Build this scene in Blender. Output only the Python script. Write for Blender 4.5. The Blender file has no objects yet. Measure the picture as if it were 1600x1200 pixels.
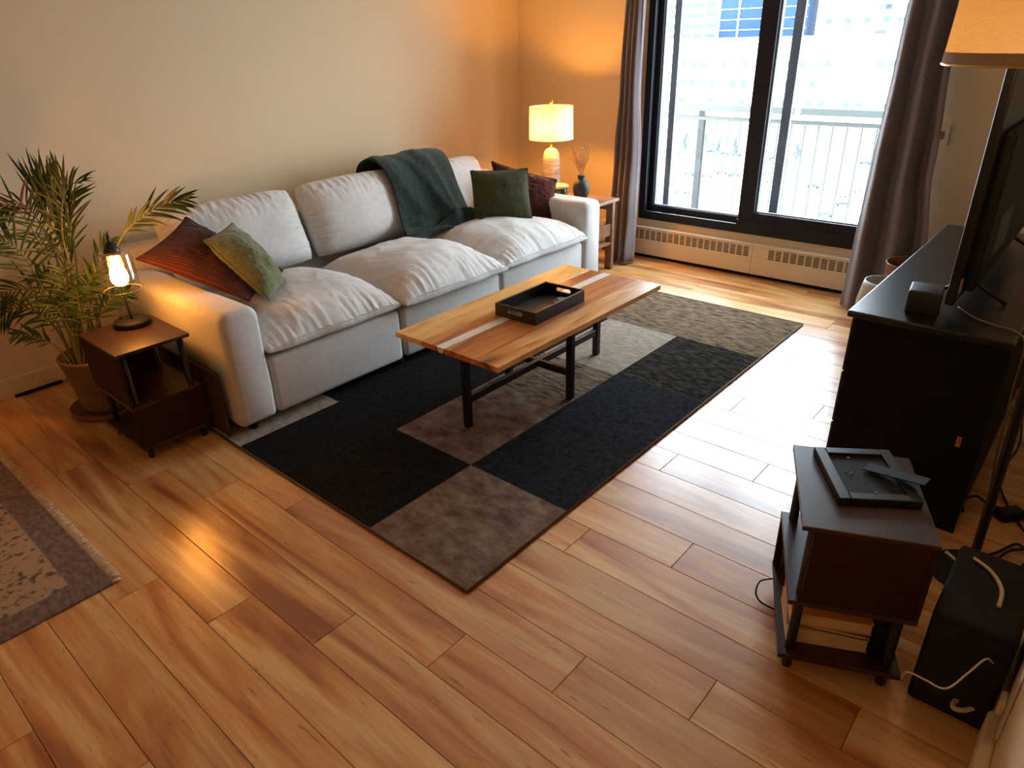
import bpy, bmesh, math, random
import numpy as np
from mathutils import Vector, Matrix, noise as mnoise

S = bpy.context.scene
COL = S.collection
random.seed(7)
PI = math.pi

# ------------------------------------------------------------------ camera
F_PX, YAW, PITCH, ROLL = 1077.66, -0.728549, 0.464614, 0.031975
CAM = np.array([0.0, 0.0, 1.65])
_f = np.array([math.sin(YAW)*math.cos(PITCH), math.cos(YAW)*math.cos(PITCH), -math.sin(PITCH)])
_r = np.cross(_f, [0, 0, 1]); _r /= np.linalg.norm(_r)
_d = np.cross(_f, _r)
_c, _s = math.cos(ROLL), math.sin(ROLL)
RIGHT = _c*_r + _s*_d
DOWN = -_s*_r + _c*_d
FWD = _f
cam_d = bpy.data.cameras.new('camera')
cam = bpy.data.objects.new('camera', cam_d)
COL.objects.link(cam)
cam_d.sensor_fit = 'HORIZONTAL'
cam_d.sensor_width = 36.0
cam_d.lens = F_PX/1600*36.0
cam_d.clip_start = 0.02
cam_d.clip_end = 2000
_m = Matrix(((RIGHT[0], -DOWN[0], -FWD[0], CAM[0]), (RIGHT[1], -DOWN[1], -FWD[1], CAM[1]),
             (RIGHT[2], -DOWN[2], -FWD[2], CAM[2]), (0, 0, 0, 1)))
cam.matrix_world = _m
S.camera = cam

def ray(px, py):
    return RIGHT*((px-800)/F_PX) + DOWN*((py-600)/F_PX) + FWD
def at(ax, px, py, v):
    d = ray(px, py); t = (v-CAM[ax])/d[ax]
    return Vector(CAM+t*d)
def Px(px, py, v): return at(0, px, py, v)
def Py(px, py, v): return at(1, px, py, v)
def Pz(px, py, v): return at(2, px, py, v)

# ------------------------------------------------------------------ light, exposure
W = bpy.data.worlds.new('overcast_sky')
S.world = W
W.use_nodes = True
bgn = W.node_tree.nodes['Background']
bgn.inputs[0].default_value = (0.84, 0.93, 1.0, 1)
bgn.inputs[1].default_value = 25.0
S.view_settings.view_transform = 'Standard'
S.view_settings.look = 'None'
S.view_settings.exposure = -0.12
S.view_settings.gamma = 1.0
S.view_settings.use_curve_mapping = False
S.cycles.use_denoising = True
S.cycles.max_bounces = 10
S.cycles.diffuse_bounces = 6
S.cycles.transparent_max_bounces = 16
S.cycles.sample_clamp_indirect = 8.0
S.cycles.caustics_reflective = False
S.cycles.caustics_refractive = False
_pl = bpy.data.lights.new('window_daylight', 'AREA')
_pl.shape = 'RECTANGLE'; _pl.size = 1.98; _pl.size_y = 1.95
_pl.cycles.is_portal = True
_po = bpy.data.objects.new('window_daylight', _pl); COL.objects.link(_po)
_po.location = (-1.96, 5.14, 1.25); _po.rotation_euler = (-PI/2, 0, 0)

LAMP_C = (1.0, 0.36, 0.055)

# ------------------------------------------------------------------ material helpers
MATS = {}
def new_mat(name):
    m = bpy.data.materials.new(name); m.use_nodes = True
    MATS[name] = m
    nt = m.node_tree
    return m, nt, nt.nodes['Principled BSDF']
def nd(nt, t, **kw):
    n = nt.nodes.new(t)
    for k, v in kw.items():
        if k in n.inputs.keys() if hasattr(n.inputs, 'keys') else False:
            n.inputs[k].default_value = v
        else:
            setattr(n, k, v)
    return n
def c4(c): return (c[0], c[1], c[2], 1)
def mat(name, c1, c2=None, rough=0.6, scale=8.0, stretch=(1, 1, 1), bump=0.0, bscale=None, bstretch=None, metal=0.0,
        spec=0.5, sheen=0.0, detail=4.0, coat=0.0, lo=0.35, hi=0.65, bdist=0.004, nrough=0.5):
    """two-tone noise colour + optional fine relief, all in object space"""
    m, nt, b = new_mat(name)
    b.inputs['Roughness'].default_value = rough
    b.inputs['Metallic'].default_value = metal
    b.inputs['Specular IOR Level'].default_value = spec
    if sheen: b.inputs['Sheen Weight'].default_value = sheen
    if coat:
        b.inputs['Coat Weight'].default_value = coat; b.inputs['Coat Roughness'].default_value = 0.08
    tc = nt.nodes.new('ShaderNodeTexCoord')
    if c2 is None:
        b.inputs['Base Color'].default_value = c4(c1)
    else:
        mp = nt.nodes.new('ShaderNodeMapping'); mp.inputs['Scale'].default_value = stretch
        nt.links.new(tc.outputs['Object'], mp.inputs[0])
        nz = nt.nodes.new('ShaderNodeTexNoise'); nz.inputs['Scale'].default_value = scale; nz.inputs['Detail'].default_value = detail; nz.inputs['Roughness'].default_value = nrough
        nt.links.new(mp.outputs[0], nz.inputs['Vector'])
        rp = nt.nodes.new('ShaderNodeValToRGB')
        rp.color_ramp.elements[0].position = lo; rp.color_ramp.elements[0].color = c4(c1)
        rp.color_ramp.elements[1].position = hi; rp.color_ramp.elements[1].color = c4(c2)
        nt.links.new(nz.outputs['Fac'], rp.inputs[0]); nt.links.new(rp.outputs[0], b.inputs['Base Color'])
    if bump:
        mp2 = nt.nodes.new('ShaderNodeMapping'); mp2.inputs['Scale'].default_value = bstretch or (1, 1, 1)
        nt.links.new(tc.outputs['Object'], mp2.inputs[0])
        nz2 = nt.nodes.new('ShaderNodeTexNoise'); nz2.inputs['Scale'].default_value = bscale or 200; nz2.inputs['Detail'].default_value = 3
        nt.links.new(mp2.outputs[0], nz2.inputs['Vector'])
        bp = nt.nodes.new('ShaderNodeBump'); bp.inputs['Strength'].default_value = bump; bp.inputs['Distance'].default_value = bdist
        nt.links.new(nz2.outputs['Fac'], bp.inputs['Height']); nt.links.new(bp.outputs[0], b.inputs['Normal'])
    return m

def wood_mat(name, dark, mid, light, rough, along='x', streak=9.0, freq=1.3, coat=0.0, per_object=True, fleck=0.0, seed=0.0, spec=0.5):
    m, nt, b = new_mat(name)
    L = nt.links.new
    tc = nt.nodes.new('ShaderNodeTexCoord')
    add = nt.nodes.new('ShaderNodeVectorMath'); add.operation = 'ADD'
    L(tc.outputs['Object'], add.inputs[0])
    if per_object:
        oi = nt.nodes.new('ShaderNodeObjectInfo')
        mul = nt.nodes.new('ShaderNodeVectorMath'); mul.operation = 'MULTIPLY'
        cmb = nt.nodes.new('ShaderNodeCombineXYZ')
        for k in range(3): L(oi.outputs['Random'], cmb.inputs[k])
        L(cmb.outputs[0], mul.inputs[0]); mul.inputs[1].default_value = (37, 91, 53)
        L(mul.outputs[0], add.inputs[1])
    else:
        add.inputs[1].default_value = (seed, seed*1.7, seed*.3)
    mp = nt.nodes.new('ShaderNodeMapping')
    a, c = freq, streak
    mp.inputs['Scale'].default_value = {'x': (a, c, c), 'y': (c, a, c), 'z': (c, c, a)}[along]
    L(add.outputs[0], mp.inputs[0])
    nz = nt.nodes.new('ShaderNodeTexNoise'); nz.inputs['Scale'].default_value = 1.0; nz.inputs['Detail'].default_value = 3.5
    nz.inputs['Distortion'].default_value = 0.9; nz.inputs['Roughness'].default_value = 0.55
    L(mp.outputs[0], nz.inputs['Vector'])
    rp = nt.nodes.new('ShaderNodeValToRGB')
    e = rp.color_ramp.elements
    e[0].position = 0.32; e[0].color = c4(dark)
    e[1].position = 0.63; e[1].color = c4(light)
    k = e.new(0.46); k.color = c4(mid)
    L(nz.outputs['Fac'], rp.inputs[0])
    # fine grain
    mp2 = nt.nodes.new('ShaderNodeMapping')
    a, c = freq*4, streak*14
    mp2.inputs['Scale'].default_value = {'x': (a, c, c), 'y': (c, a, c), 'z': (c, c, a)}[along]
    L(add.outputs[0], mp2.inputs[0])
    nz2 = nt.nodes.new('ShaderNodeTexNoise'); nz2.inputs['Scale'].default_value = 1.0; nz2.inputs['Detail'].default_value = 2
    L(mp2.outputs[0], nz2.inputs['Vector'])
    mr = nt.nodes.new('ShaderNodeMapRange'); mr.inputs[1].default_value = 0.3; mr.inputs[2].default_value = 0.7
    mr.inputs[3].default_value = 0.86; mr.inputs[4].default_value = 1.08
    L(nz2.outputs['Fac'], mr.inputs[0])
    mx = nt.nodes.new('ShaderNodeMix'); mx.data_type = 'RGBA'; mx.blend_type = 'MULTIPLY'; mx.inputs[0].default_value = 1.0
    L(rp.outputs[0], mx.inputs[6]); L(mr.outputs[0], mx.inputs[7])
    last = mx.outputs[2]
    if fleck:
        mp3 = nt.nodes.new('ShaderNodeMapping')
        mp3.inputs['Scale'].default_value = {'x': (13, 90, 90), 'y': (90, 13, 90), 'z': (90, 90, 13)}[along]
        L(add.outputs[0], mp3.inputs[0])
        vz = nt.nodes.new('ShaderNodeTexNoise'); vz.inputs['Scale'].default_value = 1.0; vz.inputs['Detail'].default_value = 1.0
        L(mp3.outputs[0], vz.inputs['Vector'])
        m2 = nt.nodes.new('ShaderNodeMapRange'); m2.inputs[1].default_value = 0.70; m2.inputs[2].default_value = 0.78
        m2.inputs[3].default_value = 0.0; m2.inputs[4].default_value = fleck
        L(vz.outputs['Fac'], m2.inputs[0])
        mx2 = nt.nodes.new('ShaderNodeMix'); mx2.data_type = 'RGBA'
        L(m2.outputs[0], mx2.inputs[0]); L(last, mx2.inputs[6]); mx2.inputs[7].default_value = c4([q*0.45 for q in dark])
        last = mx2.outputs[2]
    if per_object:   # board to board tone
        mr3 = nt.nodes.new('ShaderNodeMapRange'); mr3.inputs[3].default_value = 0.86; mr3.inputs[4].default_value = 1.1
        L(oi.outputs['Random'], mr3.inputs[0])
        mx3 = nt.nodes.new('ShaderNodeMix'); mx3.data_type = 'RGBA'; mx3.blend_type = 'MULTIPLY'; mx3.inputs[0].default_value = 1.0
        L(last, mx3.inputs[6]); L(mr3.outputs[0], mx3.inputs[7]); last = mx3.outputs[2]
    L(last, b.inputs['Base Color'])
    b.inputs['Roughness'].default_value = rough
    b.inputs['Specular IOR Level'].default_value = spec
    if coat:
        b.inputs['Coat Weight'].default_value = coat; b.inputs['Coat Roughness'].default_value = 0.1
    return m

def glass_mat(name, tint=(1, 1, 1), gloss=0.08, rough=0.0):
    m, nt, b = new_mat(name)
    nt.nodes.remove(b)
    out = nt.nodes['Material Output']
    tr = nt.nodes.new('ShaderNodeBsdfTransparent'); tr.inputs[0].default_value = c4(tint)
    gl = nt.nodes.new('ShaderNodeBsdfGlossy'); gl.inputs['Roughness'].default_value = rough
    fr = nt.nodes.new('ShaderNodeLayerWeight'); fr.inputs[0].default_value = 0.12
    mu = nt.nodes.new('ShaderNodeMath'); mu.operation = 'ADD'; mu.inputs[1].default_value = gloss-0.05; mu.use_clamp = True
    nt.links.new(fr.outputs[1], mu.inputs[0])
    mx = nt.nodes.new('ShaderNodeMixShader')
    nt.links.new(mu.outputs[0], mx.inputs[0]); nt.links.new(tr.outputs[0], mx.inputs[1]); nt.links.new(gl.outputs[0], mx.inputs[2])
    nt.links.new(mx.outputs[0], out.inputs[0])
    return m
def shade_mat(name, col, trans=0.55):
    m, nt, b = new_mat(name)
    nt.nodes.remove(b)
    out = nt.nodes['Material Output']
    tc = nt.nodes.new('ShaderNodeTexCoord')
    mp = nt.nodes.new('ShaderNodeMapping'); mp.inputs['Scale'].default_value = (1, 1, 7)
    nz = nt.nodes.new('ShaderNodeTexNoise'); nz.inputs['Scale'].default_value = 60; nz.inputs['Detail'].default_value = 2
    nt.links.new(tc.outputs['Object'], mp.inputs[0]); nt.links.new(mp.outputs[0], nz.inputs['Vector'])
    rp = nt.nodes.new('ShaderNodeValToRGB')
    rp.color_ramp.elements[0].position = 0.3; rp.color_ramp.elements[0].color = c4([q*0.88 for q in col])
    rp.color_ramp.elements[1].position = 0.7; rp.color_ramp.elements[1].color = c4(col)
    nt.links.new(nz.outputs['Fac'], rp.inputs[0])
    di = nt.nodes.new('ShaderNodeBsdfDiffuse'); tl = nt.nodes.new('ShaderNodeBsdfTranslucent')
    nt.links.new(rp.outputs[0], di.inputs[0]); nt.links.new(rp.outputs[0], tl.inputs[0])
    mx = nt.nodes.new('ShaderNodeMixShader'); mx.inputs[0].default_value = trans
    nt.links.new(di.outputs[0], mx.inputs[1]); nt.links.new(tl.outputs[0], mx.inputs[2]); nt.links.new(mx.outputs[0], out.inputs[0])
    return m
def emit_mat(name, col, strength):
    m, nt, b = new_mat(name)
    b.inputs['Base Color'].default_value = c4(col)
    b.inputs['Emission Color'].default_value = c4(col); b.inputs['Emission Strength'].default_value = strength
    return m
def rib_mat(name, c, period, axis, rough=0.95, depth=0.004, sheen=0.3):
    """corduroy: ribs as fine relief"""
    m, nt, b = new_mat(name)
    b.inputs['Roughness'].default_value = rough; b.inputs['Sheen Weight'].default_value = sheen
    b.inputs['Specular IOR Level'].default_value = 0.15
    tc = nt.nodes.new('ShaderNodeTexCoord')
    wv = nt.nodes.new('ShaderNodeTexWave'); wv.wave_type = 'BANDS'; wv.bands_direction = axis
    wv.inputs['Scale'].default_value = 1.0/period; wv.inputs['Distortion'].default_value = 0.6; wv.inputs['Detail'].default_value = 1
    nt.links.new(tc.outputs['UV'], wv.inputs['Vector'])
    rp = nt.nodes.new('ShaderNodeValToRGB')
    rp.color_ramp.elements[0].color = c4([q*0.5 for q in c]); rp.color_ramp.elements[1].color = c4(c)
    rp.color_ramp.elements[1].position = 0.6
    nt.links.new(wv.outputs['Fac'], rp.inputs[0]); nt.links.new(rp.outputs[0], b.inputs['Base Color'])
    bp = nt.nodes.new('ShaderNodeBump'); bp.inputs['Strength'].default_value = 0.8; bp.inputs['Distance'].default_value = depth
    nt.links.new(wv.outputs['Fac'], bp.inputs['Height']); nt.links.new(bp.outputs[0], b.inputs['Normal'])
    return m

# ------------------------------------------------------------------ object helpers
def link(name, me, m=None, parent=None, smooth=False):
    o = bpy.data.objects.new(name, me); COL.objects.link(o)
    if m is not None:
        for q in (m if isinstance(m, (list, tuple)) else [m]): me.materials.append(q)
    if smooth:
        me.polygons.foreach_set('use_smooth', [True]*len(me.polygons))
    if parent is not None: o.parent = parent
    return o
def from_bm(name, bm, m=None, parent=None, smooth=False, loc=None):
    me = bpy.data.meshes.new(name)
    bmesh.ops.recalc_face_normals(bm, faces=bm.faces)
    bm.to_mesh(me); bm.free()
    o = link(name, me, m, parent, smooth)
    if loc is not None: o.location = loc
    return o
def thing(name, label, cat, loc=(0, 0, 0), rz=0.0, group=None):
    o = bpy.data.objects.new(name, None); COL.objects.link(o)
    o.empty_display_size = 0.1
    o.location = loc; o.rotation_euler = (0, 0, rz)
    return tag(o, label, cat, group)
def tag(o, label, cat, group=None, kind=None):
    o['label'] = label; o['category'] = cat
    if group: o['group'] = group
    if kind: o['kind'] = kind
    return o
def structure(o, label, cat):
    o['kind'] = 'structure'; o['label'] = label; o['category'] = cat
    return o
def copy_tree(o, parent=None):
    c = o.copy(); COL.objects.link(c); c.parent = parent
    for ch in list(o.children): copy_tree(ch, c)
    return c

def bm_box(bm, x0, x1, y0, y1, z0, z1, bev=0.0, seg=2, mtx=None):
    b2 = bmesh.new()
    vs = [b2.verts.new((x, y, z)) for x in (x0, x1) for y in (y0, y1) for z in (z0, z1)]
    for f in ((0, 1, 3, 2), (4, 6, 7, 5), (0, 4, 5, 1), (2, 3, 7, 6), (0, 2, 6, 4), (1, 5, 7, 3)):
        b2.faces.new([vs[i] for i in f])
    bmesh.ops.recalc_face_normals(b2, faces=b2.faces)
    if bev > 0:
        bmesh.ops.bevel(b2, geom=b2.edges[:], offset=bev, segments=seg, profile=0.5, affect='EDGES')
    if mtx is not None: b2.transform(mtx)
    me = bpy.data.meshes.new('tmp'); b2.to_mesh(me); b2.free()
    bm.from_mesh(me); bpy.data.meshes.remove(me)
def box(name, x0, x1, y0, y1, z0, z1, m, parent=None, bev=0.0, seg=2, smooth=False, mtx=None):
    bm = bmesh.new(); bm_box(bm, x0, x1, y0, y1, z0, z1, bev, seg, mtx)
    return from_bm(name, bm, m, parent, smooth)
def bm_lathe(bm, prof, n=32, cx=0, cy=0, wob=0.0, cap=True):
    rings = []
    for r, z in prof:
        ring = []
        for k in range(n):
            a = 2*PI*k/n
            rr = r*(1+wob*mnoise.noise(Vector((math.cos(a)*2, math.sin(a)*2, z*9))))
            ring.append(bm.verts.new((cx+rr*math.cos(a), cy+rr*math.sin(a), z)))
        rings.append(ring)
    for a, b in zip(rings, rings[1:]):
        for k in range(n): bm.faces.new((a[k], a[(k+1) % n], b[(k+1) % n], b[k]))
    if cap:
        if prof[0][0] > 1e-4: bm.faces.new(rings[0])
        if prof[-1][0] > 1e-4: bm.faces.new(rings[-1])
def lathe(name, prof, m, parent=None, n=32, cx=0, cy=0, smooth=True, wob=0.0, cap=True):
    bm = bmesh.new(); bm_lathe(bm, prof, n, cx, cy, wob, cap)
    return from_bm(name, bm, m, parent, smooth)
def catmull(pts, sub=6):
    pts = [Vector(p) for p in pts]
    if len(pts) < 3 or sub <= 1: return pts
    P = [pts[0]*2-pts[1]]+pts+[pts[-1]*2-pts[-2]]
    out = []
    for i in range(1, len(P)-2):
        a, b, c, d = P[i-1], P[i], P[i+1], P[i+2]
        for k in range(sub):
            t = k/sub
            out.append(0.5*((2*b)+(-a+c)*t+(2*a-5*b+4*c-d)*t*t+(-a+3*b-3*c+d)*t**3))
    out.append(pts[-1]); return out
def bm_tube(bm, pts, r, n=8, sub=6):
    pts = catmull(pts, sub)
    rs = r if callable(r) else (lambda t: r)
    up = Vector((0, 0, 1)); rings = []
    prev = None
    for i, p in enumerate(pts):
        d = (pts[min(i+1, len(pts)-1)]-pts[max(i-1, 0)])
        if d.length < 1e-9: d = Vector((0, 0, 1))
        d.normalize()
        if prev is None:
            a = d.cross(up)
            if a.length < 1e-3: a = d.cross(Vector((1, 0, 0)))
        else:
            a = prev-d*prev.dot(d)
        a.normalize(); prev = a; b = d.cross(a)
        rr = rs(i/(len(pts)-1))
        rings.append([bm.verts.new(p+(a*math.cos(2*PI*k/n)+b*math.sin(2*PI*k/n))*rr) for k in range(n)])
    for q, w in zip(rings, rings[1:]):
        for k in range(n): bm.faces.new((q[k], q[(k+1) % n], w[(k+1) % n], w[k]))
    bm.faces.new(rings[0]); bm.faces.new(rings[-1])
def tube(name, pts, r, m, parent=None, n=8, sub=6):
    bm = bmesh.new(); bm_tube(bm, pts, r, n, sub)
    return from_bm(name, bm, m, parent, True)
def grid_mesh(name, fn, nu, nv, m, parent=None, smooth=True, uv=True, closed_pair=False):
    """fn(u,v)->Vector, u,v in 0..1"""
    vs = [tuple(fn(i/nu, j/nv)) for i in range(nu+1) for j in range(nv+1)]
    fs = [(i*(nv+1)+j, (i+1)*(nv+1)+j, (i+1)*(nv+1)+j+1, i*(nv+1)+j+1) for i in range(nu) for j in range(nv)]
    me = bpy.data.meshes.new(name); me.from_pydata(vs, [], fs)
    if uv:
        ul = me.uv_layers.new(name='UVMap')
        for p in me.polygons:
            for li in p.loop_indices:
                k = me.loops[li].vertex_index; i, j = divmod(k, nv+1)
                ul.data[li].uv = (i/nu, j/nv)
    return link(name, me, m, parent, smooth)
def N3(x, y, z): return mnoise.noise(Vector((x, y, z)))
def two_sided(name, top, bot, n, m, parent=None, size=(1, 1), nv=None):
    """closed cushion shell: top(u,v), bot(u,v) share the border"""
    nv = nv or n
    idx = {}; vs = []; uvs = []
    def vid(i, j, s):
        edge = i in (0, n) or j in (0, nv)
        k = (i, j, 0 if edge else s)
        if k not in idx:
            idx[k] = len(vs)
            vs.append(tuple((top if s == 0 else bot)(i/n, j/nv))); uvs.append((i/n*size[0], j/nv*size[1]))
        return idx[k]
    fs = []
    for s in (0, 1):
        for i in range(n):
            for j in range(nv):
                q = [vid(i, j, s), vid(i+1, j, s), vid(i+1, j+1, s), vid(i, j+1, s)]
                fs.append(q if s == 0 else q[::-1])
    me = bpy.data.meshes.new(name); me.from_pydata(vs, [], fs)
    ul = me.uv_layers.new(name='UVMap')
    for p in me.polygons:
        for li in p.loop_indices: ul.data[li].uv = uvs[me.loops[li].vertex_index]
    bm = bmesh.new(); bm.from_mesh(me); bmesh.ops.recalc_face_normals(bm, faces=bm.faces); bm.to_mesh(me); bm.free()
    return link(name, me, m, parent, True)
def dome(s, p, q):
    return max(0.0, 1-abs(s)**p)**q

# ------------------------------------------------------------------ materials
M_wall = mat('wall_paint', (0.67, 0.545, 0.345), (0.69, 0.56, 0.36), rough=0.75, scale=3, bump=0.25, bscale=90, bdist=0.002, spec=0.25)
M_ceil = mat('ceiling_paint', (0.78, 0.76, 0.70), rough=0.9)
M_trim = mat('cream_trim', (0.70, 0.58, 0.38), (0.66, 0.53, 0.34), rough=0.5, scale=6)
M_plank = wood_mat('laminate_plank', (0.29, 0.080, 0.016), (0.55, 0.235, 0.063), (0.70, 0.42, 0.165), 0.29, 'x', 8.5, 1.0, fleck=0.6, spec=0.95)
M_joint = mat('joint_dark', (0.12, 0.05, 0.02), rough=0.8)
M_sofa = mat('sofa_linen', (0.56, 0.545, 0.52), (0.61, 0.595, 0.57), rough=0.95, scale=40, bump=0.35, bscale=420, spec=0.1, bdist=0.002, sheen=0.15)
M_sofa_c = mat('sofa_cushion_linen', (0.57, 0.55, 0.52), (0.63, 0.61, 0.58), rough=0.95, scale=30, bump=0.3, bscale=380, spec=0.1, bdist=0.002, sheen=0.15)
M_stitch = mat('stitch_thread', (0.70, 0.67, 0.62), rough=0.95)
M_black = mat('black_metal', (0.006, 0.006, 0.007), rough=0.42, bump=0.1, bscale=300)
M_blackp = mat('black_plastic', (0.006, 0.006, 0.007), rough=0.4, spec=0.35)
M_blackm = mat('black_matte', (0.005, 0.005, 0.0055), rough=0.7, spec=0.3)
M_walnut = wood_mat('walnut_laminate', (0.022, 0.0065, 0.0035), (0.032, 0.010, 0.005), (0.042, 0.014, 0.007), 0.42, 'x', 26, 2.2, per_object=False)
M_edge = mat('walnut_edge_band', (0.16, 0.075, 0.04), rough=0.55)
M_dress = mat('black_brown_stain', (0.0035, 0.0035, 0.005), (0.005, 0.005, 0.007), rough=0.30, scale=3, stretch=(12, 1, 12), bump=0.12, bscale=30, bstretch=(12, 1, 12))
M_dside = mat('black_brown_side', (0.0028, 0.0028, 0.0042), (0.004, 0.004, 0.0056), rough=0.6, scale=3, spec=0.18)
M_wside = wood_mat('walnut_panel', (0.020, 0.0055, 0.003), (0.028, 0.008, 0.004), (0.036, 0.011, 0.0055), 0.6, 'x', 26, 2.2, per_object=False, spec=0.2)
M_glass = glass_mat('window_glass', (0.93, 0.97, 1.0), 0.05)
M_frame = mat('dark_window_frame', (0.004, 0.005, 0.012), rough=0.45, spec=0.35)
M_alu = mat('hazed_outer_sash', (0.24, 0.27, 0.31), rough=0.5)  # grey lightened to stand in for lens haze on the outer stiles
M_heater = mat('heater_enamel', (0.70, 0.60, 0.46), (0.67, 0.57, 0.43), rough=0.42, scale=5)
M_curtain = mat('grey_brown_curtain', (0.150, 0.120, 0.120), (0.18, 0.148, 0.146), rough=0.85, scale=60, bump=0.3, bscale=500, spec=0.25, sheen=0.3)
M_olive = mat('olive_chenille', (0.090, 0.100, 0.035), (0.150, 0.160, 0.070), rough=0.95, scale=26, stretch=(4, 1, 4), bump=0.4, bscale=120, sheen=0.35, spec=0.1)
M_olive2 = mat('olive_velvet', (0.050, 0.051, 0.021), (0.068, 0.069, 0.029), rough=0.9, scale=30, stretch=(5, 5, 1), bump=0.35, bscale=160, bstretch=(3, 3, 0.3), sheen=0.12, spec=0.1)
M_maroon = rib_mat('maroon_corduroy', (0.080, 0.020, 0.015), 0.090, 'Y', sheen=.1)
M_maroon2 = rib_mat('rust_corduroy', (0.085, 0.021, 0.012), 0.10, 'X', depth=0.002, sheen=.1)
M_throw = mat('dark_green_fleece', (0.010, 0.022, 0.018), (0.024, 0.042, 0.036), rough=0.95, scale=45, bump=0.7, bscale=260, bdist=0.006, sheen=0.18, spec=0.08)
M_ceramic = mat('stone_lamp_base', (0.30, 0.23, 0.16), (0.60, 0.52, 0.42), rough=0.8, scale=10, stretch=(1, 1, 9), bump=0.6, bscale=60, bstretch=(1, 1, 4))
M_brass = mat('brass', (0.55, 0.36, 0.10), rough=0.28, metal=1.0)
M_vase = mat('black_clay', (0.007, 0.006, 0.006), rough=0.6, bump=0.3, bscale=90)
M_dry = mat('dried_grass', (0.42, 0.20, 0.06), (0.55, 0.30, 0.10), rough=0.9, scale=30)
M_lid = mat('pale_wood_lid', (0.62, 0.38, 0.18), (0.70, 0.47, 0.25), rough=0.5, scale=12, stretch=(1, 8, 1))
M_gglass = mat('green_jar_glass', (0.012, 0.05, 0.025), (0.03, 0.12, 0.06), rough=0.12, scale=30)
M_oak = wood_mat('brown_side_table_wood', (0.14, 0.065, 0.032), (0.20, 0.10, 0.052), (0.25, 0.13, 0.07), 0.45, 'x', 18, 2.0, per_object=False)
M_pot = mat('clay_pot', (0.17, 0.10, 0.048), (0.20, 0.12, 0.06), rough=0.8, scale=9, bump=0.2, bscale=60)
M_saucer = mat('terracotta_saucer', (0.20, 0.085, 0.04), rough=0.8)
M_soil = mat('potting_soil', (0.02, 0.013, 0.008), (0.035, 0.022, 0.014), rough=1.0, scale=60, bump=0.8, bscale=80)
M_leaf = mat('palm_leaf', (0.012, 0.036, 0.007), (0.030, 0.072, 0.015), rough=0.5, scale=5, spec=0.4)
M_leafy = mat('palm_leaf_yellowing', (0.030, 0.055, 0.011), (0.055, 0.070, 0.018), rough=0.55, scale=6)
M_leafd = mat('palm_leaf_dry', (0.11, 0.055, 0.018), (0.15, 0.085, 0.03), rough=0.8, scale=9)
M_stem = mat('palm_stem', (0.085, 0.11, 0.03), (0.13, 0.12, 0.04), rough=0.6, scale=8)
M_white = mat('white_plastic', (0.62, 0.55, 0.44), rough=0.5)
M_cordw = mat('cream_cord', (0.60, 0.48, 0.33), rough=0.55)
M_paper = mat('book_pages', (0.72, 0.56, 0.34), (0.60, 0.45, 0.25), rough=0.9, scale=14, stretch=(1, 1, 30))
M_orange = mat('orange_book_cover', (0.72, 0.28, 0.03), rough=0.5)
M_grey = mat('grey_book_cover', (0.10, 0.10, 0.10), rough=0.6)
M_cream = mat('cream_book_cover', (0.66, 0.52, 0.34), (0.60, 0.44, 0.26), rough=0.6, scale=14)
M_bulb = emit_mat('glowing_bulb', LAMP_C, 165.0)
M_shade = shade_mat('linen_shade', (0.86, 0.74, 0.60), 0.24)
M_shade2 = shade_mat('tan_linen_shade', (0.80, 0.58, 0.32), 0.75)
M_band = mat('shade_trim_band', (0.34, 0.23, 0.13), rough=0.9, bump=0.4, bscale=300)
M_clear = glass_mat('clear_lamp_glass', (0.97, 0.97, 0.96), 0.05, 0.05)
M_crock = mat('cream_crock', (0.52, 0.50, 0.42), (0.42, 0.40, 0.32), rough=0.5, scale=9)
M_terra = mat('brown_pot', (0.18, 0.06, 0.025), rough=0.45)
M_label = mat('sticker_label', (0.65, 0.45, 0.22), (0.20, 0.12, 0.06), rough=0.6, scale=90, stretch=(1, 1, 6), lo=0.45, hi=0.55)
M_device = mat('grey_device', (0.018, 0.021, 0.024), rough=0.45, spec=0.3)
M_switch = mat('switch_plate', (0.66, 0.52, 0.36), rough=0.5)

# ------------------------------------------------------------------ room shell
XL, XR, YB, YF, ZC = -4.22, 0.13, 4.95, -5.6, 2.45
fl = box('floor', XL-.1, XR+.1, YF-.1, YB+.1, -0.12, -0.014, M_joint)
structure(fl, 'warm maple laminate floor of wide planks', 'floor')
PW, PL = 0.16576, 1.345
plank_meshes = {}
def plank_mesh(L, w):
    k = (round(L, 3), round(w, 3))
    if k not in plank_meshes:
        bm = bmesh.new(); g = 0.0008
        bm_box(bm, -L/2+g, L/2-g, -w/2+g, w/2-g, -0.014, 0.0, 0.0011, 1)
        me = bpy.data.meshes.new('plank'); bm.to_mesh(me); bm.free(); me.materials.append(M_plank)
        plank_meshes[k] = me
    return plank_meshes[k]
PY0 = -.7
structure_back = box('back_floor', XL, XR, YF, PY0+.02, -.0145, -.0005, M_plank, fl)
k0 = math.floor((PY0-0.231)/PW); k1 = math.ceil((YB-0.231)/PW)
for k in range(k0, k1):
    ya, yb = max(YF, 0.231+PW*k), min(YB, 0.231+PW*(k+1))
    if yb-ya < 0.01: continue
    j = -1.17+0.337*(k-4)
    j = XL-PL+((j-(XL-PL)) % PL)
    while j < XR:
        xa, xb = max(XL, j), min(XR, j+PL)
        if xb-xa > 0.01:
            o = bpy.data.objects.new('plank', plank_mesh(xb-xa, yb-ya)); COL.objects.link(o)
            o.parent = fl; o.location = ((xa+xb)/2, (ya+yb)/2, 0)
        j += PL
structure(box('ceiling', XL-.1, XR+.1, YF-.1, YB+.1, ZC, ZC+.1, M_ceil), 'plain white ceiling above the room', 'ceiling')
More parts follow.
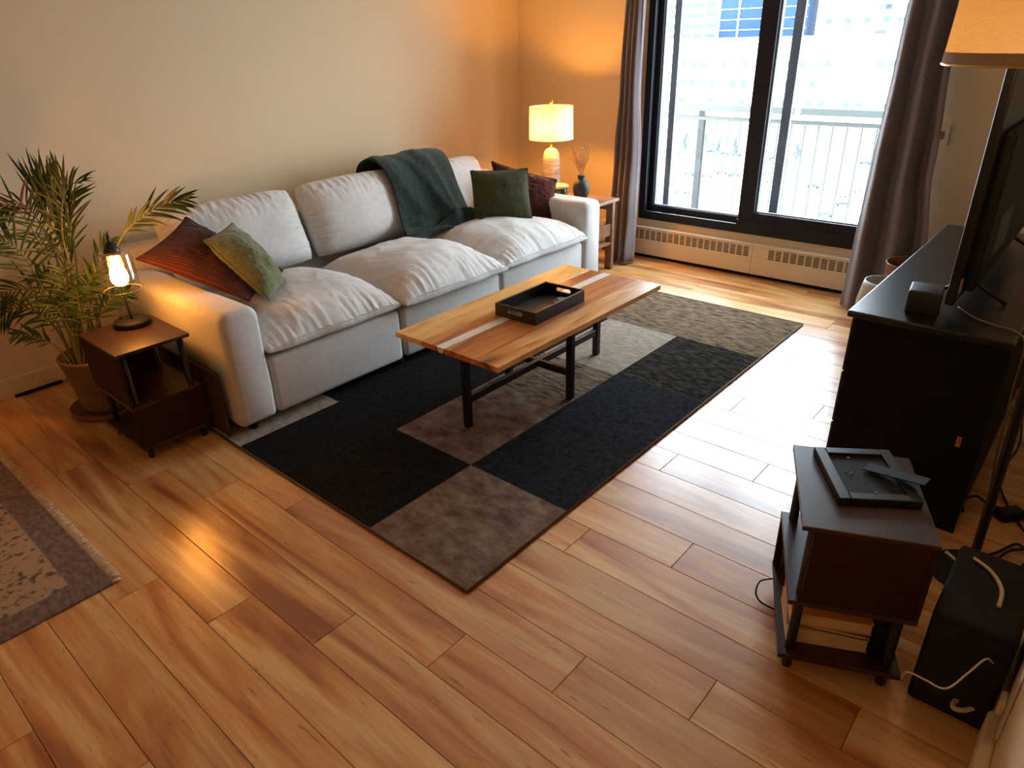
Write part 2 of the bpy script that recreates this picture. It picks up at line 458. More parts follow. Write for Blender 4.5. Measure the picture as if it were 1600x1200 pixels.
structure(box('wall_left', XL-.12, XL, YF-.1, YB+.12, -.12, ZC, M_wall), 'plain cream wall behind the long sofa', 'wall')
structure(box('wall_right', XR, XR+.12, YF-.1, YB+.12, -.12, ZC, M_wall), 'cream wall at the right picture edge behind the dresser', 'wall')
structure(box('wall_front', XL, XR, YF-.12, YF, -.12, ZC, M_wall), 'cream wall behind the photographer', 'wall')
WX0, WX1, WZ0, WZ1 = -2.96, -0.98, 0.305, 2.22
bm = bmesh.new()
bm_box(bm, XL, WX0, YB, YB+.2, -.12, ZC); bm_box(bm, WX1, XR, YB, YB+.2, -.12, ZC)
bm_box(bm, WX0, WX1, YB, YB+.2, -.12, WZ0); bm_box(bm, WX0, WX1, YB, YB+.2, WZ1, ZC)
structure(from_bm('wall_back', bm, M_wall), 'cream wall around the big dark framed window', 'wall')
bb = box('baseboard_left', XL, XL+.014, YF, YB, 0, .108, M_trim, bev=.003)
structure(bb, 'cream baseboard along the wall behind the plant', 'baseboard')
qr = tube('shoe_moulding', [(XL+.014, YF+.01, .006), (XL+.014, YB-.01, .006)], .008, M_plank, bb, n=6, sub=1)
bb = box('baseboard_right', .098, XR, YF, 4.4, 0, .09, M_trim, bev=.008)
structure(bb, 'cream baseboard along the wall at the right edge', 'baseboard')

# window (sliding, dark frame)
win = bpy.data.objects.new('window_1', None); COL.objects.link(win); win.location = (WX0, YB, WZ0)
structure(win, 'large sliding window in a dark frame looking onto the balcony', 'window')
def wpart(name, x0, x1, y0, y1, z0, z1, m, bev=.004):
    o = box(name, x0-WX0, x1-WX0, y0-YB, y1-YB, z0-WZ0, z1-WZ0, m, win, bev); return o
wpart('frame_jamb', WX0, -2.905, 4.935, 5.13, WZ0, WZ1, M_frame)
wpart('frame_jamb', -1.03, WX1, 4.935, 5.13, WZ0, WZ1, M_frame)
wpart('frame_sill', -2.905, -2.125, 4.935, 5.13, WZ0, .352, M_frame)
wpart('frame_sill', -2.125, -1.03, 4.935, 5.13, WZ0, .405, M_frame)
wpart('frame_head', -2.905, -1.03, 4.935, 5.13, 2.15, WZ1, M_frame)
wpart('track_lip', -2.905, -2.125, 4.94, 4.946, .352, .366, M_frame, .001)
wpart('track_groove', -2.905, -2.125, 4.962, 4.97, .352, .362, M_alu, .001)
# left sash (outer track)
wpart('sash_stile', -2.905, -2.862, 4.985, 5.03, .36, 2.15, M_frame)
wpart('sash_rail', -2.862, -2.10, 4.985, 5.03, .36, .412, M_frame)
wpart('sash_rail', -2.862, -2.10, 4.985, 5.03, 2.09, 2.15, M_frame)
# meeting stile and right sash
wpart('mullion', -2.118, -2.00, 4.94, 5.04, .36, 2.15, M_frame)
wpart('sash_rail', -2.00, -1.08, 4.94, 4.99, .395, .462, M_frame)
wpart('sash_rail', -2.00, -1.08, 4.94, 4.99, 2.09, 2.15, M_frame)
wpart('sash_stile', -1.08, -1.03, 4.94, 4.99, .395, 2.15, M_frame)
wpart('glazing_bead', -2.00, -1.988, 4.965, 4.985, .462, 2.09, M_alu, .002)
wpart('glazing_bead', -1.988, -1.08, 4.965, 4.985, .462, .470, M_alu, .001)
wpart('glazing_bead', -2.862, -2.118, 5.0, 5.02, .412, .419, M_alu, .001)
wpart('glazing_bead', -2.862, -2.852, 5.0, 5.02, .419, 2.09, M_alu, .002)
wpart('glass_pane', -2.862, -2.118, 5.006, 5.011, .412, 2.09, M_glass, 0)
wpart('glass_pane', -2.0, -1.08, 4.972, 4.977, .462, 2.09, M_glass, 0)
# outer storm sashes: slim grey stiles
wpart('outer_stile', -2.832, -2.778, 5.085, 5.11, .36, 2.15, M_alu)
wpart('outer_stile', -1.952, -1.886, 5.085, 5.11, .40, 2.15, M_alu)

# ------------------------------------------------------------------ sofa
sofa = thing('sofa', 'long three-seat sofa in pale linen against the cream wall', 'sofa', (-3.4, 2.7, 0))
SO = Vector((-3.4, 2.7, 0))
def sbox(name, x0, x1, y0, y1, z0, z1, m, bev, seg=4):
    return box(name, x0-SO.x, x1-SO.x, y0-SO.y, y1-SO.y, z0, z1, m, sofa, bev, seg, True)
XF, XBk = -2.80, -3.93
def arm(y0, y1, sg):
    nx, nr = 46, 44
    prof = []
    # rounded rectangle outline in (y,z), slightly bulging
    w, h = (y1-y0), .56
    r = .048
    def outline(t):
        pts = []
        return pts
    bm = bmesh.new()
    cy, cz = (y0+y1)/2, .055+h/2
    out = []
    for cx_, cz_, a0 in ((w/2-r, h/2-r, 0), (-w/2+r, h/2-r, PI/2), (-w/2+.02, -h/2+.02, PI), (w/2-.02, -h/2+.02, 1.5*PI)):
        rr = r if cz_ > 0 else .02
        for k in range(7):
            a = a0+PI/2*k/6
            out.append((cx_+rr*math.cos(a), cz_+rr*math.sin(a)))
    # densify long sides
    dens = []
    for i, p in enumerate(out):
        q = out[(i+1) % len(out)]
        d = math.hypot(q[0]-p[0], q[1]-p[1]); n = max(1, int(d/.05))
        for k in range(n): dens.append((p[0]+(q[0]-p[0])*k/n, p[1]+(q[1]-p[1])*k/n))
    rings = []
    xs = [XF+.008-.0, XF+.0]+[XF-.012]+[XF-.03-(XF-.03-XBk)*k/nx for k in range(nx+1)]
    for i, x in enumerate(xs):
        sc = {0: .80, 1: .93, 2: .985}.get(i, 1.0)
        ring = []
        for a, b in dens:
            bul = 1+.02*math.cos(a/w*PI)
            nn = .004*N3(x*5, a*9, b*6+y0)
            # small rounding toward front: shrink by absolute inset
            ins = {0: .026, 1: .010, 2: .003}.get(i, 0)
            aa = a-math.copysign(min(abs(a), ins), a); bb_ = b-math.copysign(min(abs(b), ins), b)
            ring.append(bm.verts.new((x-SO.x+ (.006*math.cos(a/w*PI)*math.cos(b/h*PI) if i < 3 else 0), cy+aa+nn*(1 if abs(a) > w*.4 else 0)-SO.y, cz+bb_+(nn if b > .2 else 0))))
        rings.append(ring)
    n = len(dens)
    for p, q in zip(rings, rings[1:]):
        for k in range(n): bm.faces.new((p[k], p[(k+1) % n], q[(k+1) % n], q[k]))
    bm.faces.new(rings[0]); bm.faces.new(rings[-1])
    o = from_bm('arm', bm, M_sofa, sofa, True)
    # seam along the outer top edge
    yy = (y0+.004) if sg < 0 else (y1-.004)
    tube('seam', [Vector((x, yy, .575))-SO for x in (XF-.05, -3.2, -3.6, XBk+.05)], .0022, M_stitch, o, 6, 4)
    tube('seam', [Vector((XF-.004, yy-sg*.004, z))-SO for z in (.09, .3, .55)], .0022, M_stitch, o, 6, 4)
arm(1.25, 1.437, -1)
arm(3.955, 4.145, 1)
seats = [(1.44, 2.25), (2.255, 3.07), (3.075, 3.952)]
for i, (a, b) in enumerate(seats):
    n = 40
    bm = bmesh.new()
    bm_box(bm, XBk-SO.x, XF-.004-SO.x, a+.004-SO.y, b-.004-SO.y, .052, .345, .028, 4)
    o = from_bm('base', bm, M_sofa, sofa, True)
box('back_frame', XBk-.04-SO.x, XBk+.09-SO.x, 1.25-SO.y, 4.145-SO.y, .055, .73, M_sofa, sofa, .03, 4, True)
for y in (1.33, 2.25, 3.07, 4.06):
    for x in (-2.86, -3.85):
        lathe('foot', [(.022, .013 if x > -3 else 0), (.026, .06)], M_blackm, sofa, 12, x-SO.x, y-SO.y)
def seat_cushion(i, a, b, front, tilt=0.0, h=.098):
    cx, cy = (-3.60+front)/2, (a+b)/2
    wx, wy = (front+3.60)/2+.0, (b-a)/2+.010
    zc = .388
    def xy(u, v):
        U, V = 2*u-1, 2*v-1
        # spread the samples toward the border, where the folds are
        U = math.copysign(abs(U)**.72, U); V = math.copysign(abs(V)**.72, V)
        x = cx+wx*U*(1-.030*V**8)-.016*max(0, U)**3*(1-V*V)*N3(V*1.7+i*3, 1, 5)
        y = cy+wy*V*(1-.025*U**8)
        x += .010*N3(V*2.2+i*5, U*.5, 3)*(U > .3)
        # ear at the front corners
        x += .014*max(0, U)**8*abs(V)**10
        return U, V, x, y
    def droopf(U, V): return -.018*max(0, U-.3)**2*1.2
    def top(u, v):
        U, V, x, y = xy(u, v)
        ed = dome(U, 7, .50)*dome(V, 6, .50)
        body = ed*(.62+.38*(1-U**4)*(1-V**4))
        crown = (1-U*U)*(1-V*V)
        eu, ev = max(0, abs(U)-.42)/.58, max(0, abs(V)-.5)/.5
        inn = min(1, ed*4)
        # gathers: pleats that run away from each seam and die out
        puck = .0095*N3(y*34+i*9+.6*N3(x*9, y*9, 2), x*5, 2)*eu*inn+.0035*N3(y*75+i*5, x*8, 6)*eu*eu*inn
        puck += .0090*N3(x*31+.6*N3(x*9, y*9, 4), y*5+i*3, 5)*ev*inn
        # creases across the seat: ridged noise
        w = 1-abs(N3(x*4.2+i*4+.8*N3(x*3, y*3, 1), y*6.5, i*2.3))*2.4
        cr = .0065*max(0, w-.35)*inn*(.3+.7*max(0, N3(x*2.5, y*2.5, 9+i)+.45))
        w2 = 1-abs(N3(x*9+i, y*12+N3(x*5, y*5, 3), i*1.3+7))*2.6
        cr += .0022*max(0, w2-.3)*inn
        sg = (.026*N3(x*2.6+i*7, y*2.6, 1.3)+.012*N3(x*6+i*2, y*6, 8))*inn+tilt*(y-cy)
        z = zc+(h+.012)*body+.042*crown+sg*ed+puck+cr+droopf(U, V)
        return Vector((x, y, z))-SO
    def bot(u, v):
        U, V, x, y = xy(u, v)
        ed = dome(U, 6, .5)*dome(V, 6, .5)
        return Vector((x, y, zc-.040*ed+droopf(U, V)+.003*N3(y*18, x*18, i)))-SO
    o = two_sided('seat_cushion', top, bot, 120, M_sofa_c, sofa)
    # double stitched seam low on the front edge, drawn as short raised stitches
    bm = bmesh.new(); ns = 130
    for k in range(ns):
        v = .02+.96*k/ns
        p = top(.9885, v)+Vector((.0025, 0, .0005)); q = top(.9885, v+.0045)+Vector((.0025, 0, .0005))
        bm_tube(bm, [p, q], .0019, 4, 1)
    st = from_bm('stitching', bm, M_stitch, o, True); st['kind'] = 'stuff'
seat_cushion(0, 1.445, 2.245, -2.78, .02)
seat_cushion(1, 2.25, 3.075, -2.745, -.012, .108)
seat_cushion(2, 3.08, 3.95, -2.765, 0)
def back_cushion(i, a, b, ztop, lean=0.0, puff=.125):
    # plane: bottom (x=-3.66,z=.47) to top (x=-3.85,z=ztop)
    B0 = Vector((-3.655, (a+b)/2, .465)); T0 = Vector((-3.835+lean, (a+b)/2, ztop))
    up = T0-B0; H = up.length; up.normalize()
    nrm = Vector((0, 1, 0)).cross(up); nrm.normalize()
    if nrm.x < 0: nrm = -nrm
    mid = (B0+T0)/2; wy = (b-a)/2
    def base(u, v):
        U, V = 2*u-1, 2*v-1
        y = wy*U*(1-.05*abs(V)**5)*(1-.02*(1-V*V)); z = H/2*V*(1-.05*abs(U)**5)
        z += .008*N3(U*2+i*3, V, 7)*(V > .2)-.012*(U*U)*(V > 0)*V
        return U, V, mid+Vector((0, y, 0))+up*z
    def side(sg):
        def fn(u, v):
            U, V, p = base(u, v)
            ed = dome(U, 3.4, .60)*dome(V, 3.6, .60)
            t = puff*ed*(1.0 if sg > 0 else .62)*(1.0-.20*V)
            w = .012*N3(U*21+i*4+.5*N3(U*5, V*5, 1), V*3.0, 2)*max(0, V-.25)*1.4*min(1, ed*4)
            w += .010*N3(U*3, V*15+i, 6)*max(0, abs(U)-.5)*2*min(1, ed*4)
            w += .014*N3(U*1.6+i*2.7, V*1.6, 11)*ed
            s = math.sin((U*1.1-V*.8+.4*N3(U*2, V*2, i+.5))*7+i)
            return p+nrm*(sg*(t+w))-SO
        return fn
    o = two_sided('back_cushion', side(1), side(-1), 96, M_sofa_c, sofa)
back_cushion(0, 1.47, 2.315, .89)
back_cushion(1, 2.325, 3.13, .895, .015, .135)
back_cushion(2, 3.14, 3.955, .875, 0)

# ------------------------------------------------------------------ throw pillows and blanket
def pillow(name, label, c00, c10, c11, c01, thick, m, group, flip=1, n=46, wr=1.0, seed=0, pinch=.07):
    C0, C1, C2, C3 = [Vector(c) for c in (c00, c10, c11, c01)]
    ctr = (C0+C1+C2+C3)/4
    nrm = (C2-C0).cross(C3-C1); nrm.normalize(); nrm *= flip
    def base(u, v):
        U, V = 2*u-1, 2*v-1
        U2 = U*(1-pinch*(1-V*V)); V2 = V*(1-pinch*(1-U*U))
        a, b = (U2+1)/2, (V2+1)/2
        return U, V, C0*(1-a)*(1-b)+C1*a*(1-b)+C2*a*b+C3*(1-a)*b-ctr
    def side(sg):
        def fn(u, v):
            U, V, p = base(u, v)
            ed = (dome(U, 2.2, .75)*dome(V, 2.2, .75))**.85
            w = wr*(.010*N3(U*2.3+seed, V*2.3, 2)*ed+.0045*N3(U*8+seed, V*8, 5)*min(1, ed*3))
            w += wr*.006*N3(U*16, V*2+seed, 8)*max(0, abs(V)-.5)*(ed > .02)+wr*.006*N3(U*2, V*16+seed, 3)*max(0, abs(U)-.5)*(ed > .02)
            return p+nrm*sg*(thick/2*ed+w*(sg > 0)+w*.5*(sg < 0))
        return fn
    o = two_sided(name, side(1), side(-1), n, m)
    o.location = ctr
    pts = [base(t, 0)[2] for t in [k/12 for k in range(13)]]+[base(1, t)[2] for t in [k/12 for k in range(1, 13)]]
    pts += [base(1-t, 1)[2] for t in [k/12 for k in range(1, 13)]]+[base(0, 1-t)[2] for t in [k/12 for k in range(1, 13)]]
    tube('seam_piping', pts, .0035, m, o, 6, 2)
    return tag(o, label, 'pillow', group)
G = 'throw pillows on the sofa'
pillow('throw_pillow', 'maroon corduroy pillow slumped over the sofa arm beside the bulb lamp',
       Py(212, 405, 1.22), Pz(389, 471, .565), (-3.33, 1.90, .56), Px(291, 339, -3.66), .155, M_maroon, G, 1, wr=1.6, seed=3)
pillow('throw_pillow', 'sage green chenille pillow lying in front of the maroon one by the plant end',
       Pz(421, 470, .545), Pz(447, 438, .555), Px(363, 348, -3.42), Px(318, 376, -3.30), .17, M_olive, G, 1, seed=9, pinch=.05)
pillow('throw_pillow', 'rust brown corduroy pillow leaning on the far sofa arm below the drum lamp',
       (-3.44, 3.73, .50), Px(868, 345, -3.07), Px(870, 281, -3.14), Px(768, 252, -3.52), .15, M_maroon2, G, 1, wr=1.5, seed=5)
pillow('throw_pillow', 'square dark olive pillow standing upright beside the draped blanket',
       Pz(741, 348, .515), Pz(832, 344, .515), Px(824, 263, -3.14), Px(735, 267, -3.41), .13, M_olive2, G, 1, seed=12, wr=.7, pinch=.045)
# blanket over the join of second and third back cushions
def blanket():
    path = [(-3.98, .74), (-3.965, .84), (-3.915, .915), (-3.83, .943), (-3.745, .915), (-3.68, .845), (-3.628, .76), (-3.58, .67), (-3.53, .585), (-3.485, .535), (-3.425, .528), (-3.375, .530)]
    pp = catmull([(x, 0, z) for x, z in path], 8)
    n = len(pp)-1
    def pos(u, v, off=0.0):
        # v along the path, u across
        k = v*n; i = min(int(k), n-1); t = k-i
        p = pp[i].lerp(pp[i+1], t)
        d = (pp[i+1]-pp[i]).normalized(); nr = Vector((-d.z, 0, d.x))
        if nr.x < 0 and v > .35: nr = -nr
        if v <= .35 and nr.z < 0: nr = -nr
        yl = 2.955-.10*max(0, v-.3)-.02*math.sin(v*9)
        yr = 3.565-.10*max(0, v-.35)**1.0+.015*math.sin(v*7+1)
        # slanting: lower right corner pulled forward along the seat
        y = yl+(yr-yl)*u
        amp = .012+.042*max(0, v-.3)
        fold = amp*math.sin(u*9.5+1.2*math.sin(v*3+u*2)+v*2.2)*.6+amp*.7*math.sin(u*17-v*4)*.35
        fold += .011*N3(u*4, v*5, 3)+.004*N3(u*14, v*14, 8)
        for (ua, va), (ub, vb), hgt, wd in (((.02, .42), (.70, 1.0), .026, .055), ((.28, .22), (.80, .92), .020, .05), ((.60, .30), (.86, .95), .018, .045), ((.10, .70), (.62, .93), .020, .06)):
            L2 = (ub-ua)**2+(vb-va)**2
            tt_ = max(0, min(1, ((u-ua)*(ub-ua)+(v-va)*(vb-va))/L2))
            dd = math.hypot(u-ua-(ub-ua)*tt_, (v-va-(vb-va)*tt_)*.9)
            fold += hgt*math.exp(-(dd/wd)**2)*(.3+.7*tt_)
        edge = .012*(abs(2*u-1)**8)
        bunch = .075*(math.exp(-((u-.86)/.10)**2)+.7*math.exp(-((u-.66)/.07)**2))*max(0, v-.76)/.24*(1+.35*math.sin(v*38))
        lift = .010
        q = p+nr*(lift+fold+.006-edge+off)+Vector((0, y, 0))
        q.z += bunch*.7; q.x += bunch*.9+.05*u**2*max(0, v-.78)/.22-.05*(1-u)*max(0, v-.85)/.15
        return q
    ctr = Vector((-3.7, 3.25, .51))
    def top(u, v): return pos(u, v, .011)-ctr
    def bot(u, v): return pos(u, v, -.004 if (0 < u < 1 and 0 < v < 1) else .004)-ctr
    o = two_sided('throw_blanket', top, bot, 70, M_throw, None, nv=96)
    o.location = ctr
    tag(o, 'dark green fleece blanket draped over the sofa back', 'blanket')
    r = []
    tube('rolled_hem', [top(u, .992)+Vector((.006, 0, .006)) for u in [k/24 for k in range(25)]], .012, M_throw, o, 8, 2)
blanket()

# ------------------------------------------------------------------ rugs
def rug_mat(name, a, b, scale=22, stretch=(1, 1, 1), bs=260, lo=.35, hi=.65):
    m = mat(name, a, b, rough=1.0, scale=scale, stretch=stretch, bump=1.0, bscale=bs, spec=0.05, bdist=0.006, detail=9, lo=lo, hi=hi, nrough=0.72)
    return m
R_dark = rug_mat('rug_black', (0.0045, 0.0045, 0.0045), (0.020, 0.019, 0.017), 45)
R_navy = rug_mat('rug_navy_black', (0.005, 0.0055, 0.007), (0.028, 0.029, 0.032), 45)
R_mott = rug_mat('rug_navy_tan_mottle', (0.007, 0.007, 0.009), (0.12, 0.088, 0.045), 16, (1, 3.5, 1), lo=.46, hi=.76)
R_brown = rug_mat('rug_taupe', (0.10, 0.055, 0.032), (0.27, 0.205, 0.155), 9, (1, 1.6, 1))
R_olive = rug_mat('rug_olive_tan', (0.038, 0.030, 0.023), (0.235, 0.165, 0.10), 12, (1, 4.5, 1), lo=.38, hi=.58)
R_beige = rug_mat('rug_beige', (0.22, 0.18, 0.135), (0.40, 0.34, 0.27), 20, (1, 2, 1))
R_bind = mat('rug_binding', (0.10, 0.055, 0.032), rough=0.9, bump=.4, bscale=300)
rx = [-3.05, -2.75, -2.30, -1.81, -1.29]; ry = [1.19, 1.745, 2.40, 2.87, 3.54, 4.18]
lay = {  # (col,row)->material index
    (0, 0): 5, (0, 1): 0, (0, 2): 0, (0, 3): 5, (0, 4): 0,
    (1, 0): 0, (1, 1): 0, (1, 2): 0, (1, 3): 0, (1, 4): 4,
    (2, 0): 0, (2, 1): 3, (2, 2): 4, (2, 3): 5, (2, 4): 4,
    (3, 0): 3, (3, 1): 1, (3, 2): 1, (3, 3): 2, (3, 4): 4}
bm = bmesh.new(); RC = Vector((-2.17, 2.685, 0))
for (c, r), mi in lay.items():
    x0, x1, y0, y1 = rx[c], rx[c+1], ry[r], ry[r+1]
    nx, ny = max(2, int((x1-x0)/.06)), max(2, int((y1-y0)/.06))
    g = {}
    for i in range(nx+1):
        for j in range(ny+1):
            x, y = x0+(x1-x0)*i/nx, y0+(y1-y0)*j/ny
            inner = 0 if (i in (0, nx) or j in (0, ny)) else 1
            g[i, j] = bm.verts.new((x-RC.x, y-RC.y, .0095+(.0014*N3(x*14, y*14, 1)+.0012)*inner))
    for i in range(nx):
        for j in range(ny):
            f = bm.faces.new((g[i, j], g[i+1, j], g[i+1, j+1], g[i, j+1])); f.material_index = mi
bm_box(bm, rx[0]-RC.x, rx[-1]-RC.x, ry[0]-RC.y, ry[-1]-RC.y, .0005, .0085)
me = bpy.data.meshes.new('area_rug'); bm.to_mesh(me); bm.free()
rug = link('area_rug', me, [R_dark, R_navy, R_mott, R_brown, R_olive, R_beige], None, True); rug.location = RC
tag(rug, 'patchwork area rug of black, taupe and beige rectangles under the coffee table', 'rug')
for p, q in (((rx[0], ry[0]), (rx[-1], ry[0])), ((rx[-1], ry[0]), (rx[-1], ry[-1])), ((rx[-1], ry[-1]), (rx[0], ry[-1])), ((rx[0], ry[-1]), (rx[0], ry[0]))):
    tube('binding', [Vector((p[0], p[1], .0065))-RC, Vector((q[0], q[1], .0065))-RC], .006, R_bind, rug, 6, 1)
# small fringed rug, lower left
def runner():
    m, nt, b = new_mat('faded_runner_weave')
    b.inputs['Roughness'].default_value = 1.0; b.inputs['Specular IOR Level'].default_value = .05
    L = nt.links.new
    tc = nt.nodes.new('ShaderNodeTexCoord')
    def ramp(scale, stops, detail=5, stretch=(1, 1, 1)):
        mp = nt.nodes.new('ShaderNodeMapping'); mp.inputs['Scale'].default_value = stretch; L(tc.outputs['Object'], mp.inputs[0])
        nz = nt.nodes.new('ShaderNodeTexNoise'); nz.inputs['Scale'].default_value = scale; nz.inputs['Detail'].default_value = detail
        L(mp.outputs[0], nz.inputs['Vector']); rp = nt.nodes.new('ShaderNodeValToRGB'); L(nz.outputs['Fac'], rp.inputs[0])
        e = rp.color_ramp.elements; e[0].position, e[0].color = stops[0][0], c4(stops[0][1]); e[1].position, e[1].color = stops[1][0], c4(stops[1][1])
        return rp.outputs[0], rp
    field, _ = ramp(34, [(.36, (.10, .085, .075)), (.47, (.36, .25, .15))])
    border, _ = ramp(30, [(.35, (.12, .085, .075)), (.7, (.22, .16, .14))], stretch=(1, 2, 1))
    sep = nt.nodes.new('ShaderNodeSeparateXYZ'); L(tc.outputs['Object'], sep.inputs[0])
    def edge(out, lim):
        a = nt.nodes.new('ShaderNodeMath'); a.operation = 'ABSOLUTE'; L(out, a.inputs[0])
        g = nt.nodes.new('ShaderNodeMath'); g.operation = 'GREATER_THAN'; L(a.outputs[0], g.inputs[0]); g.inputs[1].default_value = lim
        return g.outputs[0]
    mx_ = nt.nodes.new('ShaderNodeMath'); mx_.operation = 'MAXIMUM'
    L(edge(sep.outputs[0], .80-.105), mx_.inputs[0]); L(edge(sep.outputs[1], .63-.105), mx_.inputs[1])
    mx = nt.nodes.new('ShaderNodeMix'); mx.data_type = 'RGBA'; L(mx_.outputs[0], mx.inputs[0]); L(field, mx.inputs[6]); L(border, mx.inputs[7])
    L(mx.outputs[2], b.inputs['Base Color'])
    nz = nt.nodes.new('ShaderNodeTexNoise'); nz.inputs['Scale'].default_value = 300; L(tc.outputs['Object'], nz.inputs['Vector'])
    bp = nt.nodes.new('ShaderNodeBump'); bp.inputs['Strength'].default_value = .7; bp.inputs['Distance'].default_value = .004
    L(nz.outputs['Fac'], bp.inputs['Height']); L(bp.outputs[0], b.inputs['Normal'])
    # x -3.87..-2.27 , y -.82..0.445
    o = box('fringed_rug', -.80, .80, -.63, .63, .0005, .007, m, None, .002, 1)
    o.location = (-3.07, -.185, 0)
    tag(o, 'faded beige fringed rug with a brown border at the lower left', 'rug')
    bm = bmesh.new(); rnd = random.Random(4)
    for k in range(420):
        x = -.80+1.60*k/419+rnd.uniform(-.003, .003)
        L_ = .034+rnd.uniform(-.008, .006); dx = rnd.uniform(-.012, .012)
        z = .003+rnd.uniform(0, .004)
        bm_tube(bm, [(x, .626, .005), (x+dx*.4, .626+L_*.5, z+.003), (x+dx, .626+L_, z)], .0016, 3, 2)
    fr = from_bm('fringe', bm, mat('fringe_cotton', (.62, .50, .33), (.50, .38, .22), rough=.95, scale=30), o, True)
    fr['kind'] = 'stuff'
runner()

# ------------------------------------------------------------------ coffee table
CT = Vector((-2.045, 2.50, 0))
table = thing('coffee_table', 'acacia plank coffee table with a white inlay on black legs', 'table', CT)
ZT = .457
def acacia(name, d, m_, l, seed, streak=11, rough=.30): return wood_mat(name, d, m_, l, rough, 'y', streak, 1.5, coat=.06, per_object=False, seed=seed)
tw, tl, tt = .318, .648, .026
cuts = [(-tw, -tw+.182), (-tw+.182, -tw+.272), None, (-tw+.322, -tw+.508), (-tw+.508, tw)]
mats_t = [acacia('acacia_gold', (.46, .17, .035), (.66, .34, .095), (.74, .46, .17), 3),
          acacia('acacia_red', (.24, .055, .012), (.40, .125, .030), (.56, .23, .06), 11), None,
          acacia('acacia_amber', (.22, .052, .012), (.43, .14, .033), (.60, .26, .075), 23),
          acacia('acacia_mixed', (.10, .028, .014), (.50, .19, .05), (.72, .42, .15), 34, 8)]
for cdef, m_ in zip(cuts, mats_t):
    if cdef is None:
        bm = bmesh.new(); a, b = -tw+.272, -tw+.322
        vs = [bm.verts.new(p) for y in (-tl, tl) for p in ((a, y, ZT), (b, y, ZT), (b-.012, y, ZT-tt), (a+.014, y, ZT-tt))]
        for f in ((0, 1, 2, 3), (4, 7, 6, 5), (0, 4, 5, 1), (1, 5, 6, 2), (2, 6, 7, 3), (3, 7, 4, 0)): bm.faces.new([vs[i] for i in f])
        from_bm('white_inlay', bm, mat('white_epoxy', (.66, .66, .60), (.72, .72, .68), rough=.18, scale=8), table)
    else:
        a, b = cdef
        box('top_board', a+.0004, b-.0004, -tl, tl, ZT-tt, ZT, m_, table, .0012, 1)
for dx, dy in ((0, -.525), (0, .525), (.205, 0), (-.205, 0)):
    box('leg', dx-.0165, dx+.0165, dy-.0165, dy+.0165, .012, ZT-tt-.0005, M_black, table, .002, 1)
box('stretcher', -.012, .012, -.5085, .5085, .135, .172, M_black, table, .002, 1)
box('stretcher', -.1885, -.0125, -.012, .012, .135, .172, M_black, table, .002, 1)
box('stretcher', .0125, .1885, -.012, .012, .135, .172, M_black, table, .002, 1)
box('top_rail', -.03, .03, -.5, .5, ZT-tt-.006, ZT-tt-.0003, M_black, table)
# tray
TR = Vector((-2.018, 2.492, ZT+.0005))
tray = thing('serving_tray', 'black wooden tray with handle slots on the coffee table', 'tray', TR, math.radians(1.5))
a, b, h, t = .122, .20, .062, .010
def slot_end(y0):
    # end wall with a rounded handle slot cut out
    bm = bmesh.new(); n = 10
    hw, hh, zc = .045, .0105, .037
    inner = []
    for cx, a0 in ((hw-hh, -PI/2), (-hw+hh, PI/2)):
        for k in range(n+1):
            q = a0+PI*k/n; inner.append((cx+hh*math.cos(q), zc+hh*math.sin(q)))
    outer = []
    for x, z in inner:
        dx, dz = x, z-h/2
        s = min((a)/abs(dx) if abs(dx) > 1e-6 else 99, (h/2)/abs(dz) if abs(dz) > 1e-6 else 99)
        outer.append([dx*s, h/2+dz*s])
    for cx, cz in ((a, 0), (a, h), (-a, h), (-a, 0)):
        k = min(range(len(outer)), key=lambda i: (outer[i][0]-cx)**2+(outer[i][1]-cz)**2); outer[k] = [cx, cz]
    N_ = len(inner); R = []
    for y in (y0, y0+t):
        R.append(([bm.verts.new((x, y, z)) for x, z in inner], [bm.verts.new((x, y, z)) for x, z in outer]))
    for k in range(N_):
        j = (k+1) % N_
        for s in (0, 1): bm.faces.new((R[s][0][k], R[s][0][j], R[s][1][j], R[s][1][k]))
        bm.faces.new((R[0][0][k], R[1][0][k], R[1][0][j], R[0][0][j])); bm.faces.new((R[0][1][k], R[1][1][k], R[1][1][j], R[0][1][j]))
    return from_bm('end_wall', bm, M_traymat, tray)
M_traymat = mat('black_tray_lacquer', (0.005, 0.005, 0.007), rough=.34)
slot_end(-b); slot_end(b-t)
box('side_wall', -a, -a+t, -b+t+.0003, b-t-.0003, 0, h, M_traymat, tray, .001, 1)
box('side_wall', a-t, a, -b+t+.0003, b-t-.0003, 0, h, M_traymat, tray, .001, 1)
box('bottom', -a+t+.0003, a-t-.0003, -b+t+.0003, b-t-.0003, 0, .007, M_traymat, tray)
co = Vector((-1.955, 2.585, ZT+.0085))
coaster = thing('coaster', 'round wood-rimmed coaster with a marbled top inside the black tray', 'coaster', co)
lathe('rim', [(.038, 0), (.044, .001), (.044, .019), (.041, .020)], mat('coaster_rim', (.45, .28, .13), rough=.5), coaster, 36)
lathe('inlay', [(.001, .0205), (.041, .0205), (.041, .0195)], mat('coaster_marble', (.05, .06, .06), (.42, .46, .42), rough=.12, scale=28), coaster, 36, cap=False)

